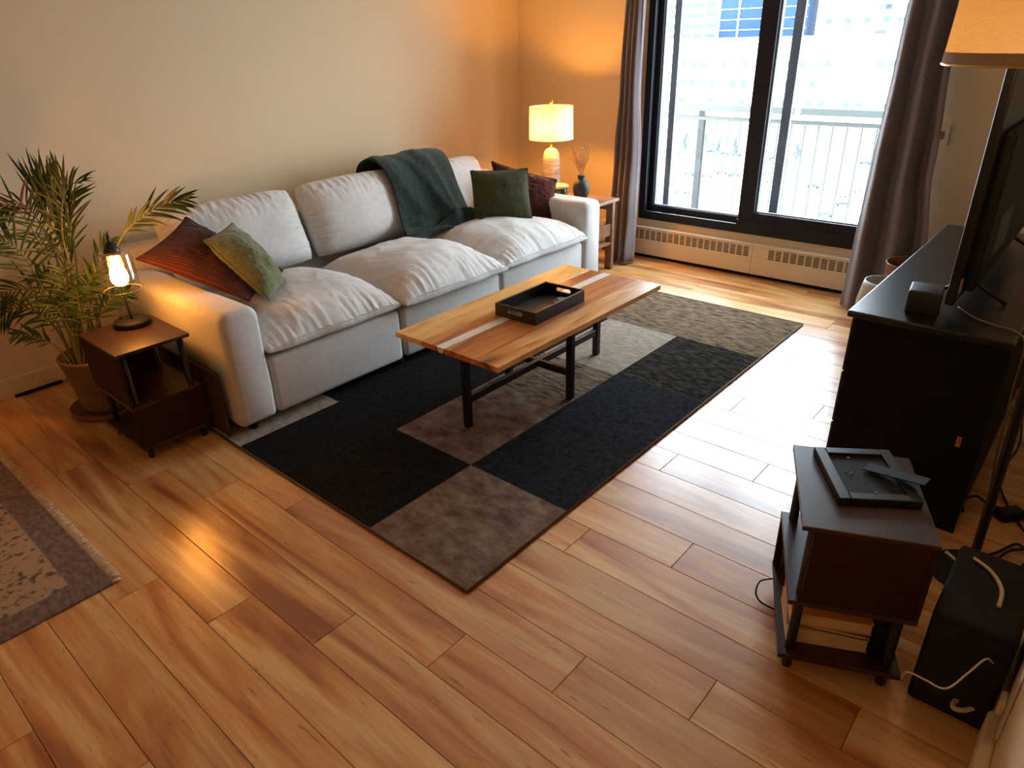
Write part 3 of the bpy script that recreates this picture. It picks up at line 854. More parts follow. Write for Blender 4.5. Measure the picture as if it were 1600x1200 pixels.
# ------------------------------------------------------------------ pair of walnut side tables
def side_table(label, loc, rz, mirror=False):
    """local: long side along x (.41), short along y (.32); upper panels at -y and -x, lower panel at +x"""
    t = thing('side_table', label, 'side table', loc, rz, 'pair of walnut side tables')
    a, b, H = .2025, .158, .52
    th = .015
    def pl(name, *args):
        o = box(name, *args, M_wside if 'panel' in name else M_walnut, t, .0012, 1); return o
    pl('top', -a, a, -b, b, H-th, H)
    pl('middle_shelf', -a, a, -b, b, .255, .255+th)
    pl('bottom_shelf', -a, a, -b, b, .055, .055+th)
    pl('upper_panel', -a+.001, a-.001, -b+.0005, -b+th, .2705, H-th-.0005)
    pl('upper_panel', -a+.0005, -a+th, -b+th+.0005, b-.03, .2705, H-th-.0005)
    pl('lower_panel', a-th, a-.0005, -b+.001, b-.001, .0705, .2545)
    for sx in (-1, 1):
        for sy in (-1, 1):
            x, y = sx*(a-.034), sy*(b-.034)
            lathe('leg', [(.0125, 0), (.0135, .003), (.0135, H-th-.001)], M_black, t, 14, x, y)
    e = box('edge_band', -a-.0006, a+.0006, -b-.0006, b+.0006, H-.0022, H-.0008, M_edge, t)
    return t
side_table('walnut side table holding the bulb lamp beside the potted palm', (-3.172, 1.026, 0), 0)
# the right one: long axis along (b->a) direction
A_ = Pz(1238, 693, .52); B_ = Pz(1253, 822, .52); C_ = Pz(1476, 858, .52); D_ = Pz(1422, 715, .52)
ctr = (A_+B_+C_+D_)/4
ang = math.atan2((A_-B_).y, (A_-B_).x)
ST = Vector((ctr.x, ctr.y, 0)); SR = ang
stand = side_table('walnut side table with a face-down picture frame on top beside the black dresser', ST, SR)
SM = Matrix.Translation(ST) @ Matrix.Rotation(SR, 4, 'Z')

# ------------------------------------------------------------------ bulb lamp on the near side table
LB = Vector((-3.285, 1.075, .5205))
lamp = thing('table_lamp', 'small black table lamp with a bare bulb in a clear glass shade', 'lamp', LB)
lathe('base', [(.075, 0), (.078, .004), (.078, .022), (.075, .026), (.012, .028)], M_blackm, lamp, 44)
lathe('knob', [(.006, .0), (.006, .012), (.004, .014)], M_blackm, lamp, 12).location = (-.045, -.03, .026)
dirL = Vector((.95, -.31, 0)).normalized()   # the head hangs on the room side of the stem
HX = dirL*.066
tube('stem', [(0, 0, .026), (0, 0, .14), (0, 0, .265), (0, 0, .33)], .0058, M_black, lamp, 10, 4)
tube('gooseneck', [(0, 0, .32), (0, 0, .38), tuple(dirL*.012+Vector((0, 0, .416))), tuple(dirL*.036+Vector((0, 0, .424))), tuple(dirL*.060+Vector((0, 0, .412))), tuple(HX+Vector((0, 0, .388)))], .0065, M_black, lamp, 10, 6)
dz = .028
def up(pr): return [(r, z+dz) for r, z in pr]
so = lathe('socket', up([(.010, .372), (.018, .366), (.026, .346), (.032, .338), (.032, .318), (.016, .316)]), M_black, lamp, 24, HX.x, HX.y)
gs = lathe('glass_shade', up([(.031, .330), (.064, .325), (.069, .318), (.075, .160)]), M_clear, lamp, 48, HX.x, HX.y, cap=False)
tube('rim', [tuple(HX+Vector((.075*math.cos(q), .075*math.sin(q), .160+dz))) for q in [2*PI*k/32 for k in range(33)]], .0010, mat('glass_rim', (.22, .20, .17), rough=.1), lamp, 6, 1)
lathe('bulb', up([(.014, .317), (.015, .306), (.023, .272), (.034, .235), (.037, .214), (.032, .194), (.018, .180), (.001, .176)]), M_bulb, lamp, 28, HX.x, HX.y)

# ------------------------------------------------------------------ palm in a clay pot
PC = Vector((-3.665, .985, 0))
plant = thing('potted_palm', 'tall potted palm with feathery fronds in a clay pot by the wall', 'plant', PC)
lathe('saucer', [(.02, .0), (.150, .0), (.176, .012), (.184, .036), (.178, .038), (.168, .016), (.02, .014)], M_saucer, plant, 40)
lathe('pot', [(.02, .016), (.112, .016), (.122, .05), (.152, .255), (.162, .300), (.163, .312), (.155, .314), (.148, .300), (.140, .26)], M_pot, plant, 44)
lathe('soil', [(.001, .262), (.08, .268), (.142, .262)], M_soil, plant, 24, wob=.06, cap=False)
hd = Vector((FWD[0], FWD[1], 0)).normalized()
def plant_pt(px, py, off):
    d = Vector(ray(px, py)); D0 = (PC-Vector(CAM)).dot(hd)+off
    t = D0/d.dot(hd)
    P = Vector(CAM)+d*t
    if P.x < XL+.03:
        t *= (XL+.03-CAM[0])/(P.x-CAM[0]); P = Vector(CAM)+d*t
    return P
rnd = random.Random(21)
def leaflet(bm, base, dirv, L, w, droop, side_up, mi):
    n = 5; prev = None
    d = dirv.normalized(); p = base.copy()
    sidev = d.cross(side_up)
    if sidev.length < 1e-3: sidev = Vector((1, 0, 0))
    sidev.normalize()
    rows = []
    for k in range(n+1):
        t = k/n
        ww = w*(math.sin(PI*min(1, (t*.92+.05)))**.75)*(1-.35*t)
        if k == n: ww = .0004
        nr = sidev.cross(d).normalized()
        rows.append((bm.verts.new(p-sidev*ww+nr*ww*.35), bm.verts.new(p), bm.verts.new(p+sidev*ww+nr*ww*.35)))
        d = (d+Vector((0, 0, -droop))*(1/n)).normalized()
        p = p+d*(L/n)
        if p.x < XL+.012: p.x = XL+.012
    for a_, b_ in zip(rows, rows[1:]):
        for q in (0, 1):
            f = bm.faces.new((a_[q], a_[q+1], b_[q+1], b_[q])); f.material_index = mi; f.smooth = True
def frond(pts, off0, off1, nleaf=16, L=.17, w=.0085, start=.30, angle=50, droop=.6, mi=0, only=0, tipdry=False):
    P = [plant_pt(px, py, off0+(off1-off0)*i/(len(pts)-1)) for i, (px, py) in enumerate(pts)]
    R = catmull(P, 8)
    bm = bmesh.new()
    bm_tube(bm, [q-PC for q in R], lambda t: .0042*(1-t)+.0012, 6, 1)
    for f in bm.faces: f.material_index = 1
    N_ = len(R)-1
    for k in range(nleaf):
        t = start+(1-start)*(k+.5)/nleaf
        i = min(int(t*N_), N_-1); p = R[i].lerp(R[i+1], t*N_-i); tang = (R[i+1]-R[i]).normalized()
        view = (p-Vector(CAM)).normalized()
        lat = tang.cross(view).normalized()
        prof = (math.sin(PI*(.18+.74*(k+.5)/nleaf)))**.6
        for sg in (-1, 1):
            if only and sg != only: continue
            a = math.radians(angle*(1-.45*t)+rnd.uniform(-9, 9))
            tilt = view*rnd.uniform(-.35, .25)
            dv = tang*math.cos(a)+lat*sg*math.sin(a)+tilt
            m_ = 0
            q = rnd.random()
            if mi == 2 or (tipdry and t > .6 and q < .5): m_ = 3
            elif q < .14: m_ = 2
            leaflet(bm, p-PC, dv, L*prof*rnd.uniform(.85, 1.15), w*.72*rnd.uniform(.8, 1.15), droop*rnd.uniform(.6, 1.3), view, m_)
    o = from_bm_keep('frond', bm, [M_leaf, M_stem, M_leafy, M_leafd], plant)
    return o
def from_bm_keep(name, bm, mats_, parent):
    me = bpy.data.meshes.new(name); bm.to_mesh(me); bm.free()
    return link(name, me, mats_, parent)
FR = [
    # pts(base..tip), off0, off1, n, L, w, start, angle, droop
    ([(128, 572), (108, 450), (90, 350), (72, 285)], 0, .02, 13, .23, .0095, .40, 15, .0, 0, 0),
    ([(124, 572), (112, 460), (108, 350), (88, 268)], .05, .06, 12, .19, .009, .45, 16, .05, 0, 0),
    ([(122, 570), (92, 420), (72, 335), (56, 290)], -.03, .02, 8, .22, .0095, .55, 18, .0, 0, 0),
    ([(130, 570), (112, 430), (98, 372), (97, 320), (108, 290), (128, 286)], -.05, -.10, 17, .155, .007, .42, 62, .55, 0, 1),
    ([(126, 570), (100, 440), (75, 375), (45, 325), (12, 318)], .05, .12, 16, .16, .0085, .35, 58, .75, 0, 0, True),
    ([(120, 572), (85, 430), (60, 375), (28, 330), (-8, 322)], -.08, -.12, 15, .17, .0085, .35, 55, .8, 0, 0, True),
    ([(118, 572), (75, 470), (45, 412), (18, 382), (-15, 372)], -.12, -.18, 13, .17, .010, .35, 60, .6, 0, 0),
    ([(140, 575), (160, 470), (183, 385), (208, 350), (250, 322), (288, 312)], -.02, -.06, 15, .15, .0105, .50, 34, .35, 0, 0),
    ([(135, 575), (140, 480), (152, 415), (170, 375)], .05, .05, 10, .12, .009, .45, 42, .3, 0, 0),
    ([(135, 575), (150, 510), (172, 470), (200, 455)], -.06, -.05, 11, .11, .010, .40, 50, .3, 0, 0),
    ([(125, 575), (98, 500), (66, 460), (22, 452), (-10, 470)], -.10, -.16, 14, .15, .009, .3, 55, .9, 0, 0),
    ([(120, 575), (92, 520), (60, 488), (22, 482), (-5, 502)], -.02, -.12, 13, .14, .009, .3, 52, .8, 0, 0),
    ([(118, 578), (92, 546), (72, 532), (48, 524), (20, 524)], -.12, -.16, 9, .085, .0095, .38, 48, .5, 0, 0),
    ([(128, 575), (115, 500), (105, 455), (95, 420)], -.1, -.14, 12, .13, .009, .3, 60, .9, 0, 0),
    ([(132, 575), (128, 500), (135, 450), (150, 425)], -.06, -.1, 12, .12, .009, .3, 55, .9, 0, 0),
    ([(122, 575), (100, 490), (80, 440), (60, 425)], .06, .1, 12, .14, .009, .3, 58, .8, 0, 0),
    ([(130, 575), (130, 520), (122, 470), (118, 450)], -.1, -.16, 11, .11, .008, .25, 60, 1.2, 0, 0),
    ([(128, 575), (105, 510), (85, 480), (70, 478)], -.12, -.2, 11, .11, .008, .3, 60, 1.2, 0, 0),
    ([(132, 575), (120, 420), (108, 330), (112, 300)], .1, .1, 14, .15, .009, .4, 40, .4, 0, 0),
]
for q in FR: frond(*q)
for k in range(7):
    a = k*2.4; bx, by = .05*math.cos(a), .05*math.sin(a)
    tube('stalk', [(bx, by, .262), (bx*1.25, by*1.25, .40), (bx*1.5+.02*math.cos(a*2), by*1.5, .56)], lambda t: .0075*(1-t)+.003, M_stem, plant, 7, 4)
# cable lying on the baseboard behind the pot
tag(tube('black_cable_bar', [(XL+.028, .70, .011), (XL+.030, .80, .012), (XL+.028, .93, .012)], .010, M_blackm, None, 8, 4),
    'short black cable strip lying at the foot of the left baseboard', 'cable')
# brown board tucked between side table and sofa
bd = box('leaning_board', -.30, .30, -.006, .006, 0, .335, mat('brown_board', (.045, .024, .013), (.06, .032, .018), rough=.7, scale=8), None, .004, 2)
bd.location = (-3.17, 1.215, 0.0)
tag(bd, 'flat brown board standing between the side table and the sofa arm', 'board')

# ------------------------------------------------------------------ far end table with drum lamp, vase and jar
FT = Vector((-3.27, 4.335, 0))
ft = thing('end_table', 'brown wooden end table tucked behind the far sofa arm', 'side table', FT)
ax, by_, H = .40, .165, .55
box('top', -ax, ax, -by_, by_, H-.022, H, M_oak, ft, .003, 1)
for sx in (-1, 1):
    for sy in (-1, 1):
        x, y = sx*(ax-.055), sy*(by_-.03)
        box('leg', x-.03, x+.03, y-.018, y+.018, 0, H-.0225, M_oak, ft, .002, 1)
box('shelf', -ax+.03, ax-.03, -by_+.03, by_-.03, .20, .218, M_oak, ft)
box('apron', -ax+.0855, ax-.0855, by_-.045, by_-.03, H-.09, H-.0225, M_oak, ft)
box('end_rail', ax-.05, ax-.035, -by_+.0485, by_-.0485, .27, .36, M_oak, ft)
TL = Vector((-3.43, 4.385, .5505))
dl = thing('table_lamp', 'stone based table lamp with a glowing white drum shade in the corner', 'lamp', TL)
lathe('base', [(.060, 0), (.066, .006), (.069, .05), (.068, .18), (.065, .25), (.060, .29), (.048, .318), (.028, .333), (.012, .337)], M_ceramic, dl, 40, wob=.02)
lathe('neck', [(.0125, .336), (.0125, .405), (.009, .408)], M_brass, dl, 20)
SZ0, SZ1, SRr = .402, .632, .168
lathe('shade', [(SRr, SZ0), (SRr-.004, SZ1)], M_shade, dl, 64, cap=False)
for z, r in ((SZ0, SRr), (SZ1, SRr-.004)):
    tube('shade_ring', [(r*math.cos(q), r*math.sin(q), z) for q in [2*PI*k/48 for k in range(49)]], .0028, mat('shade_ring_white', (.75, .7, .6), rough=.8), dl, 6, 1)
tube('harp', [(0, 0, .41), (.045, 0, .46), (.05, 0, .56), (0, 0, .635)], .002, M_brass, dl, 6, 6)
for k in range(3):
    a = 2*PI*k/3+.4
    tube('spider_arm', [(0, 0, .634), ((SRr-.006)*math.cos(a), (SRr-.006)*math.sin(a), .630)], .0018, M_brass, dl, 5, 1)
lathe('finial', [(.004, .633), (.004, .645), (.012, .652), (.016, .664), (.011, .677), (.001, .681)], M_brass, dl, 20)
lathe('bulb', [(.012, .41), (.014, .44), (.028, .47), (.030, .49), (.022, .515), (.001, .525)], emit_mat('soft_bulb', (1.0, .72, .36), 8.0), dl, 20)
pd = bpy.data.lights.new('drum_lamp_glow', 'POINT'); pd.energy = 46.0; pd.color = (1.0, .41, .055); pd.shadow_soft_size = .05
po = bpy.data.objects.new('drum_lamp_glow', pd); COL.objects.link(po); po.parent = dl; po.location = (.02, -.06, .50)
VS = Vector((-3.085, 4.305, .5505))
vs_ = thing('vase', 'small matte black vase on the end table beside the lidded jar', 'vase', VS)
lathe('body', [(.030, 0), (.042, .006), (.058, .045), (.063, .085), (.056, .118), (.038, .140), (.027, .150), (.027, .166), (.033, .176), (.027, .176), (.021, .166), (.021, .150)], M_vase, vs_, 40, cap=False)
DF = VS+Vector((0, 0, .10))
df = thing('dried_stems', 'bunch of tan dried flower stems in the black vase', 'dried flowers', DF)
rnd = random.Random(5)
for k in range(20):
    a = rnd.uniform(0, 2*PI); sp = rnd.uniform(.02, .080); Ht = rnd.uniform(.17, .29)
    bm = bmesh.new()
    p0 = Vector((.010*math.cos(a), .010*math.sin(a), 0)); p1 = Vector((.014*math.cos(a), .014*math.sin(a), .08)); p2 = Vector((sp*math.cos(a), sp*math.sin(a), Ht))
    pts = catmull([p0, p1, (p1+p2)/2+Vector((0, 0, .01)), p2], 5)
    bm_tube(bm, pts, .0014, 4, 1)
    for q in range(9):
        t = .55+.45*q/8; c = pts[min(len(pts)-1, int(t*(len(pts)-1)))]
        d = Vector((rnd.uniform(-1, 1), rnd.uniform(-1, 1), rnd.uniform(.2, 1.2))).normalized()
        e = c+d*rnd.uniform(.010, .022)
        bm_tube(bm, [c, e], .0009, 3, 1)
        bmesh.ops.create_icosphere(bm, subdivisions=1, radius=rnd.uniform(.0035, .0062), matrix=Matrix.Translation(e))
    from_bm('flower_stem', bm, M_dry, df, False)
JR = Vector((-3.285, 4.268, .5505))
jr = thing('lidded_jar', 'dark green glass jar with a pale wooden lid on the end table', 'jar', JR)
lathe('body', [(.074, 0), (.080, .004), (.081, .070), (.078, .074)], M_gglass, jr, 40)
lathe('lid', [(.088, .0745), (.090, .078), (.090, .088), (.086, .091), (.001, .092)], M_lid, jr, 40)

# ------------------------------------------------------------------ curtains and rod
def curtain(label, lower, upper, yoff, nf, phase, depth):
    """lower/upper: lists of (z, xl, xr, y) keyframes"""
    keys = lower
    def interp(z):
        for (a, b) in zip(keys, keys[1:]):
            if a[0] <= z <= b[0]:
                t = (z-a[0])/(b[0]-a[0]); t = t*t*(3-2*t)
                return [a[i]+(b[i]-a[i])*t for i in (1, 2, 3, 4)]
        return list(keys[-1][1:])
    z0, z1 = keys[0][0], keys[-1][0]
    x0 = (keys[0][1]+keys[0][2])/2; y0 = keys[0][3]
    def fn(u, v):
        z = z0+(z1-z0)*v
        xl, xr, y, dp = interp(z)
        s = 2*PI*nf*u+phase+.5*math.sin(v*2.2+u*5)
        x = xl+(xr-xl)*u+dp*.35*math.cos(s)*.6
        yy = y+dp*math.sin(s)+.012*N3(u*6, v*3, phase)+dp*.3*math.sin(s*2.1+v)
        # gathered bottom swings into the room on its outer side
        return Vector((x-x0, yy-y0, z))
    def fn2(u, v):
        p = fn(u, v); return p
    o = grid_mesh('curtain', fn, 150, 40, M_curtain)
    sd = o.modifiers.new('thick', 'SOLIDIFY'); sd.thickness = .003; sd.offset = 0
    o.location = (x0, y0, 0)
    tag(o, label, 'curtain', 'pair of grey brown window curtains')
    tube('hem', [fn(u, .0)+Vector((0, 0, .004)) for u in [k/120 for k in range(121)]], .004, M_curtain, o, 6, 1)
    return o
curtain('grey brown curtain gathered beside the end table, left of the window',
        [(.012, -3.06, -2.835, 4.66, .050), (.35, -3.10, -2.875, 4.735, .040), (.85, -3.125, -2.895, 4.79, .034), (1.3, -3.10, -2.935, 4.815, .032), (2.26, -3.075, -2.93, 4.83, .030)], None, 0, 4.4, .4, .03)
curtain('grey brown curtain hanging between the window and the dresser, right of the window',
        [(.012, -1.215, -.72, 4.63, .060), (.4, -1.225, -.80, 4.72, .050), (.9, -1.225, -.875, 4.775, .042), (1.5, -1.215, -.925, 4.81, .036), (2.26, -1.20, -.93, 4.83, .032)], None, 0, 2.4, 2.4, .03)
rod = thing('curtain_rod', 'black curtain rod above the window', 'curtain rod', (-2.0, 4.83, 2.28))
tube('rod', [(-1.35, 0, 0), (1.35, 0, 0)], .011, M_black, rod, 10, 1)
for x in (-1.25, 1.25):
    box('bracket', x-.01, x+.01, -.01, .12, -.012, .012, M_black, rod)

# ------------------------------------------------------------------ baseboard heater
def heater(label, x0, x1, gx0, gx1):
    o = thing('baseboard_heater', label, 'heater', ((x0+x1)/2, 4.915, 0), 0, 'baseboard heaters under the window')
    c = (x0+x1)/2
    def hb(name, a, b, y0, y1, z0, z1, m, bev=.002): return box(name, a-c, b-c, y0-4.915, y1-4.915, z0, z1, m, o, bev, 1)
    yf, yb = 4.882, 4.949
    hb('front_panel', x0, x1, yf, yf+.006, .030, .158, M_heater)
    hb('top_cover', x0, x1, yf, yb, .240, .252, M_heater)
    hb('front_lip', x0, x1, yf, yf+.006, .232, .2395, M_heater)
    hb('back_plate', x0, x1, yb-.003, yb, .0, .2395, M_blackm)
    hb('inner_fins', x0+.005, x1-.005, yf+.03, yb-.006, .05, .15, M_blackm)
    if gx0 > x0+.01: hb('end_panel', x0, gx0, yf, yf+.006, .1585, .2315, M_heater)
    if gx1 < x1-.01: hb('end_panel', gx1, x1, yf, yf+.006, .1585, .2315, M_heater)
    n = int(round((gx1-gx0)/.053))
    for k in range(n+1):
        x = gx0+(gx1-gx0)*k/n
        hb('grille_bar', x-.0055, x+.0055, yf+.0002, yf+.005, .1585, .2315, M_heater, 0)
    for k in range(6):
        z = .168+.0118*k
        hb('grille_slat', gx0, gx1, yf+.0012, yf+.0045, z-.0022, z+.0022, M_heater, 0)
    hb('kick_plate', x0, x1, yf+.025, yf+.03, .001, .03, M_blackm)
    return o
heater('cream baseboard heater under the sliding left half of the window', -3.30, -1.952, -3.28, -1.972)
heater('cream baseboard heater under the right half of the window', -1.9505, -.40, -1.835, -.45)

# light switch
sw = thing('wall_switch', 'beige switch plate on the wall right of the curtain', 'switch', (-.915, 4.949, 1.06))
box('plate', -.036, .036, -.006, 0, -.057, .057, M_switch, sw, .002, 1)
box('rocker', -.009, .009, -.012, -.0062, -.022, .022, mat('switch_brown', (.22, .12, .06), rough=.5), sw, .002, 1)

# ------------------------------------------------------------------ dresser, tv and things on it
DX0, DX1, DY0, DY1, DH = -.628, -.128, 2.50, 4.02, .755
dr = thing('dresser', 'low black dresser along the right wall carrying the television', 'dresser', ((DX0+DX1)/2, (DY0+DY1)/2, 0))
dc = Vector(((DX0+DX1)/2, (DY0+DY1)/2, 0))
def db(name, x0, x1, y0, y1, z0, z1, m, bev=.003, par=None):
    return box(name, x0-dc.x, x1-dc.x, y0-dc.y, y1-dc.y, z0, z1, m, par or dr, bev, 2)
db('top', DX0, DX1, DY0, DY1, DH-.024, DH, M_dress, .006)
db('side_panel', DX0+.022, DX1-.004, DY0+.018, DY0+.040, 0, DH-.0245, M_dside)
db('side_panel', DX0+.022, DX1-.004, DY1-.040, DY1-.018, 0, DH-.0245, M_dside)
db('back_panel', DX1-.012, DX1-.005, DY0+.0405, DY1-.0405, .06, DH-.0245, M_dside, .001)
db('plinth', DX0+.04, DX0+.06, DY0+.0405, DY1-.0405, 0, .07, M_dress, .001)
for i in range(3):
    for j in range(2):
        y0 = DY0+.044+j*(DY1-DY0-.088)/2; y1 = y0+(DY1-DY0-.088)/2-.004
        z0 = .078+i*.215
        dw = db('drawer', DX0+.010, DX0+.0215, y0, y1, z0, z0+.21, M_dress)
        lathe('knob', [(.006, 0), (.006, .012), (.014, .018), (.012, .026), (.001, .028)], M_black, dw, 14)
        kn = dw.children[0]; kn.location = (DX0+.010-dc.x, (y0+y1)/2-dc.y, z0+.105); kn.rotation_euler = (0, -PI/2, 0)
st = db('sticker', -.205, -.190, DY0+.0165, DY0+.0175, .345, .385, mat('small_orange_tag', (.40, .13, .05), rough=.6), 0)
tv = thing('television', 'flat black television seen from behind on the black dresser', 'television', (-.338, 3.25, DH))
def tb(name, x0, x1, y0, y1, z0, z1, m, bev=.003, par=None, seg=2):
    return box(name, x0+.36, x1+.36, y0-3.25, y1-3.25, z0-DH, z1-DH, m, par or tv, bev, seg)
tb('frame', -.385, -.355, 2.63, 3.88, .795, 1.58, M_blackp, .006)
tb('screen', -.3865, -.3852, 2.645, 3.865, .815, 1.565, mat('tv_screen', (.004, .004, .005), rough=.08), 0)
tb('back_cover', -.3548, -.318, 2.70, 3.81, .83, 1.35, M_blackm, .014)
tb('port_panel', -.3178, -.312, 2.86, 3.10, .92, 1.06, mat('tv_port_panel', (.05, .05, .048), rough=.6), .002)
tb('label', -.3546, -.354, 2.642, 2.668, .835, .885, M_label, 0)
tb('label', -.3546, -.354, 2.674, 2.694, .830, .880, mat('sticker_label_pale', (.45, .36, .24), rough=.6), 0)
for y in (2.86, 3.64):
    ob = tube('foot', [(-.10, y-3.25, .006), (-.03, y-3.25, .05), (0, y-3.25, .075), (.06, y-3.25, .045), (.13, y-3.25, .006)], .007, M_blackp, tv, 8, 6)
bx = Pz(1440, 470, DH)
sp = box('speaker_box', -.052, .052, -.058, .058, 0, .082, M_device, None, .007, 3, True)
sp.location = (-.426, 2.655, DH+.0005); sp.rotation_euler = (0, 0, math.radians(8))
tag(sp, 'small dark grey box on the dresser in front of the television', 'speaker')
tag(tube('tv_cord', [(-.33, 2.72, DH+.012), (-.27, 2.66, DH+.005), (-.20, 2.62, DH+.006), (-.14, 2.60, DH+.004), (-.108, 2.58, DH-.03), (-.10, 2.57, .55), (-.08, 2.60, .25), (-.06, 2.7, .01)], .0032, mat('brown_grey_cord', (.16, .12, .09), rough=.5), None, 6, 6),
    'grey brown power cord running off the back of the dresser top', 'cable')

# pots on the floor between curtain and dresser
CP = Vector((-.87, 4.12, 0))
cr = thing('crock', 'cream ceramic crock behind the far dresser corner', 'pot', CP)
lathe('body', [(.06, 0), (.10, .01), (.125, .12), (.128, .26), (.112, .36), (.105, .385), (.098, .385), (.100, .35), (.10, .30)], M_crock, cr, 36, cap=False)
BP = Vector((-.80, 4.40, 0))
bp_ = thing('brown_planter', 'brown glazed planter behind the cream crock', 'pot', BP)
lathe('body', [(.07, 0), (.11, .01), (.135, .30), (.145, .42), (.148, .43), (.140, .43), (.13, .36)], M_terra, bp_, 36, cap=False)
lathe('soil', [(.001, .37), (.131, .365)], M_soil, bp_, 20, cap=False)
KB = Vector((-.44, 4.53, 0))
kb = thing('black_bin', 'black round bin in the corner behind the dresser', 'bin', KB)
lathe('body', [(.09, 0), (.10, .005), (.125, .47), (.132, .48), (.124, .48), (.12, .44)], M_blackp, kb, 32, cap=False)
lathe('lid', [(.001, .475), (.08, .472), (.121, .455)], M_blackp, kb, 32, cap=False)

# ------------------------------------------------------------------ things on and in the right side table
fc = (Pz(1272, 707, .535)+Pz(1318, 783, .535)+Pz(1425, 772, .535)+Pz(1396, 712, .535))/4
e1 = (Pz(1396, 712, .535)-Pz(1272, 707, .535)); angf = math.atan2(e1.y, e1.x)
pf = thing('picture_frame', 'black picture frame lying face down with its easel leg up', 'picture frame', (fc.x, fc.y, .5208), angf)
fa, fb, fw = .105, .128, .030
box('frame_side', -fa, -fa+fw, -fb, fb, 0, .022, M_black, pf, .002, 1)
box('frame_side', fa-fw, fa, -fb, fb, 0, .022, M_black, pf, .002, 1)
box('frame_side', -fa+fw+.0004, fa-fw-.0004, -fb, -fb+fw, 0, .022, M_black, pf, .002, 1)
box('frame_side', -fa+fw+.0004, fa-fw-.0004, fb-fw, fb, 0, .022, M_black, pf, .002, 1)
box('backing_board', -fa+fw, fa-fw, -fb+fw, fb-fw, .004, .013, M_blackm, pf)
box('easel_leg', -.022, .022, -.16, .0, -.0015, .0015, M_blackm, pf, 0, 1, False,
    Matrix.Translation((.012, .035, .020)) @ Matrix.Rotation(math.radians(48), 4, 'Z') @ Matrix.Rotation(math.radians(-9), 4, 'X'))
tube('hanging_hook', [(-.04, .02, .014), (-.048, .01, .018), (-.04, -.002, .018), (-.032, .01, .015)], .0012, M_brass, pf, 5, 5)
for x, y in ((-.02, .085), (.0, -.085), (-.066, -.1)):
    box('clip', x-.004, x+.004, y-.002, y+.002, .0135, .016, mat('steel', (.5, .5, .5), rough=.3, metal=1), pf)
def book(name, label, lx, ly, w, d, z0, h, rz, cov, grp='books on the right side table shelf'):
    c = SM @ Vector((lx, ly, 0))
    o = thing(name, label, 'book', (c.x, c.y, z0), SR+math.radians(rz), grp)
    box('pages', -w/2+.003, w/2-.002, -d/2+.003, d/2-.003, .0025, h-.0025, M_paper, o)
    box('cover', -w/2, w/2, -d/2, d/2, 0, .002, cov, o)
    box('cover', -w/2, w/2, -d/2, d/2, h-.002, h, cov, o)
    box('spine', w/2-.0015, w/2, -d/2, d/2, .0022, h-.0022, cov, o)
    return o
# local frame of the stand: -x is the end facing the camera, +y the long side facing left
book('book', 'thick cream book at the bottom of the pile in the side table', -.058, .03, .17, .215, .071, .048, 2, M_cream)
book('book', 'thin grey book in the middle of the pile in the side table', -.056, .028, .165, .21, .1195, .014, -3, M_grey)
book('book', 'orange covered book on top of the pile in the side table', -.058, .028, .165, .215, .134, .040, 2, M_orange)
bk = SM @ Vector((-.10, -.118, .071))
o = box('black_pouch', -.05, .05, -.03, .03, 0, .11, M_blackm, None, .018, 3, True); o.location = bk; o.rotation_euler = (0, 0, SR)
tag(o, 'small black pouch beside the books in the side table', 'pouch')
loop = [Pz(1207, 904, .045), Pz(1188, 908, .04), Pz(1181, 925, .03), Pz(1188, 940, .012), Pz(1210, 952, .006), Pz(1235, 962, .006)]
tag(tube('power_cable', loop, .0030, M_blackp, None, 6, 6), 'thin black cord looping out from under the right side table', 'cable')
# black box standing by the wall
sb = thing('subwoofer', 'black subwoofer box on the floor between the side table and the wall', 'speaker', (.015, 1.83, 0))
box('cabinet', -.092, .092, -.165, .165, .008, .325, M_blackm, sb, .012, 3, True)
box('front_grille', -.082, .082, -.172, -.1655, .03, .31, mat('grille_cloth', (.006, .006, .006), rough=.95, bump=.6, bscale=500), sb, .003, 1)
for sx in (-1, 1):
    for sy in (-1, 1): lathe('foot', [(.012, 0), (.012, .008)], M_blackp, sb, 10, sx*.07, sy*.14)
# cables and adapters on the right
def cable(label, pts, r, m): return tag(tube('cable', pts, r, m, None, 7, 6), label, 'cable')
cable('thin white cable lying across the black subwoofer', [Pz(1408, 1060, .20), Pz(1418, 1050, .325), Pz(1445, 1062, .331), Pz(1478, 1076, .331), Pz(1512, 1052, .332), Pz(1540, 1030, .335), Pz(1552, 1036, .25)], .0022, M_cordw)
cable('cream cable curving over the floor behind the subwoofer', [Pz(1478, 862, .02), Pz(1510, 888, .02), Pz(1550, 908, .02), Pz(1590, 912, .02), Pz(1612, 900, .02)], .0055, M_cordw)
cable('short cream cable end hanging over the subwoofer back', [Pz(1522, 872, .333), Pz(1550, 895, .333), Pz(1565, 922, .333), Pz(1561, 948, .333)], .0055, M_cordw)
cable('black cable arching beside the lamp pole', [Pz(1504, 800, .01), Pz(1506, 782, .06), Pz(1525, 775, .08), Pz(1540, 785, .05), Pz(1556, 792, .02), Pz(1590, 800, .006)], .005, M_blackp)
cable('black cable trailing up the wall side of the lamp pole', [Pz(1597, 640, .01), Pz(1594, 690, .012), Pz(1578, 718, .01), Pz(1562, 745, .01), Pz(1570, 780, .01), Pz(1600, 830, .01)], .004, M_blackp)
cable('black cable coil on the floor by the right wall', [Pz(1530, 872, .008), Pz(1560, 862, .012), Pz(1590, 850, .012), Pz(1606, 872, .01), Pz(1580, 896, .01), Pz(1550, 888, .012), Pz(1575, 862, .016), Pz(1610, 858, .014)], .0045, M_blackp)
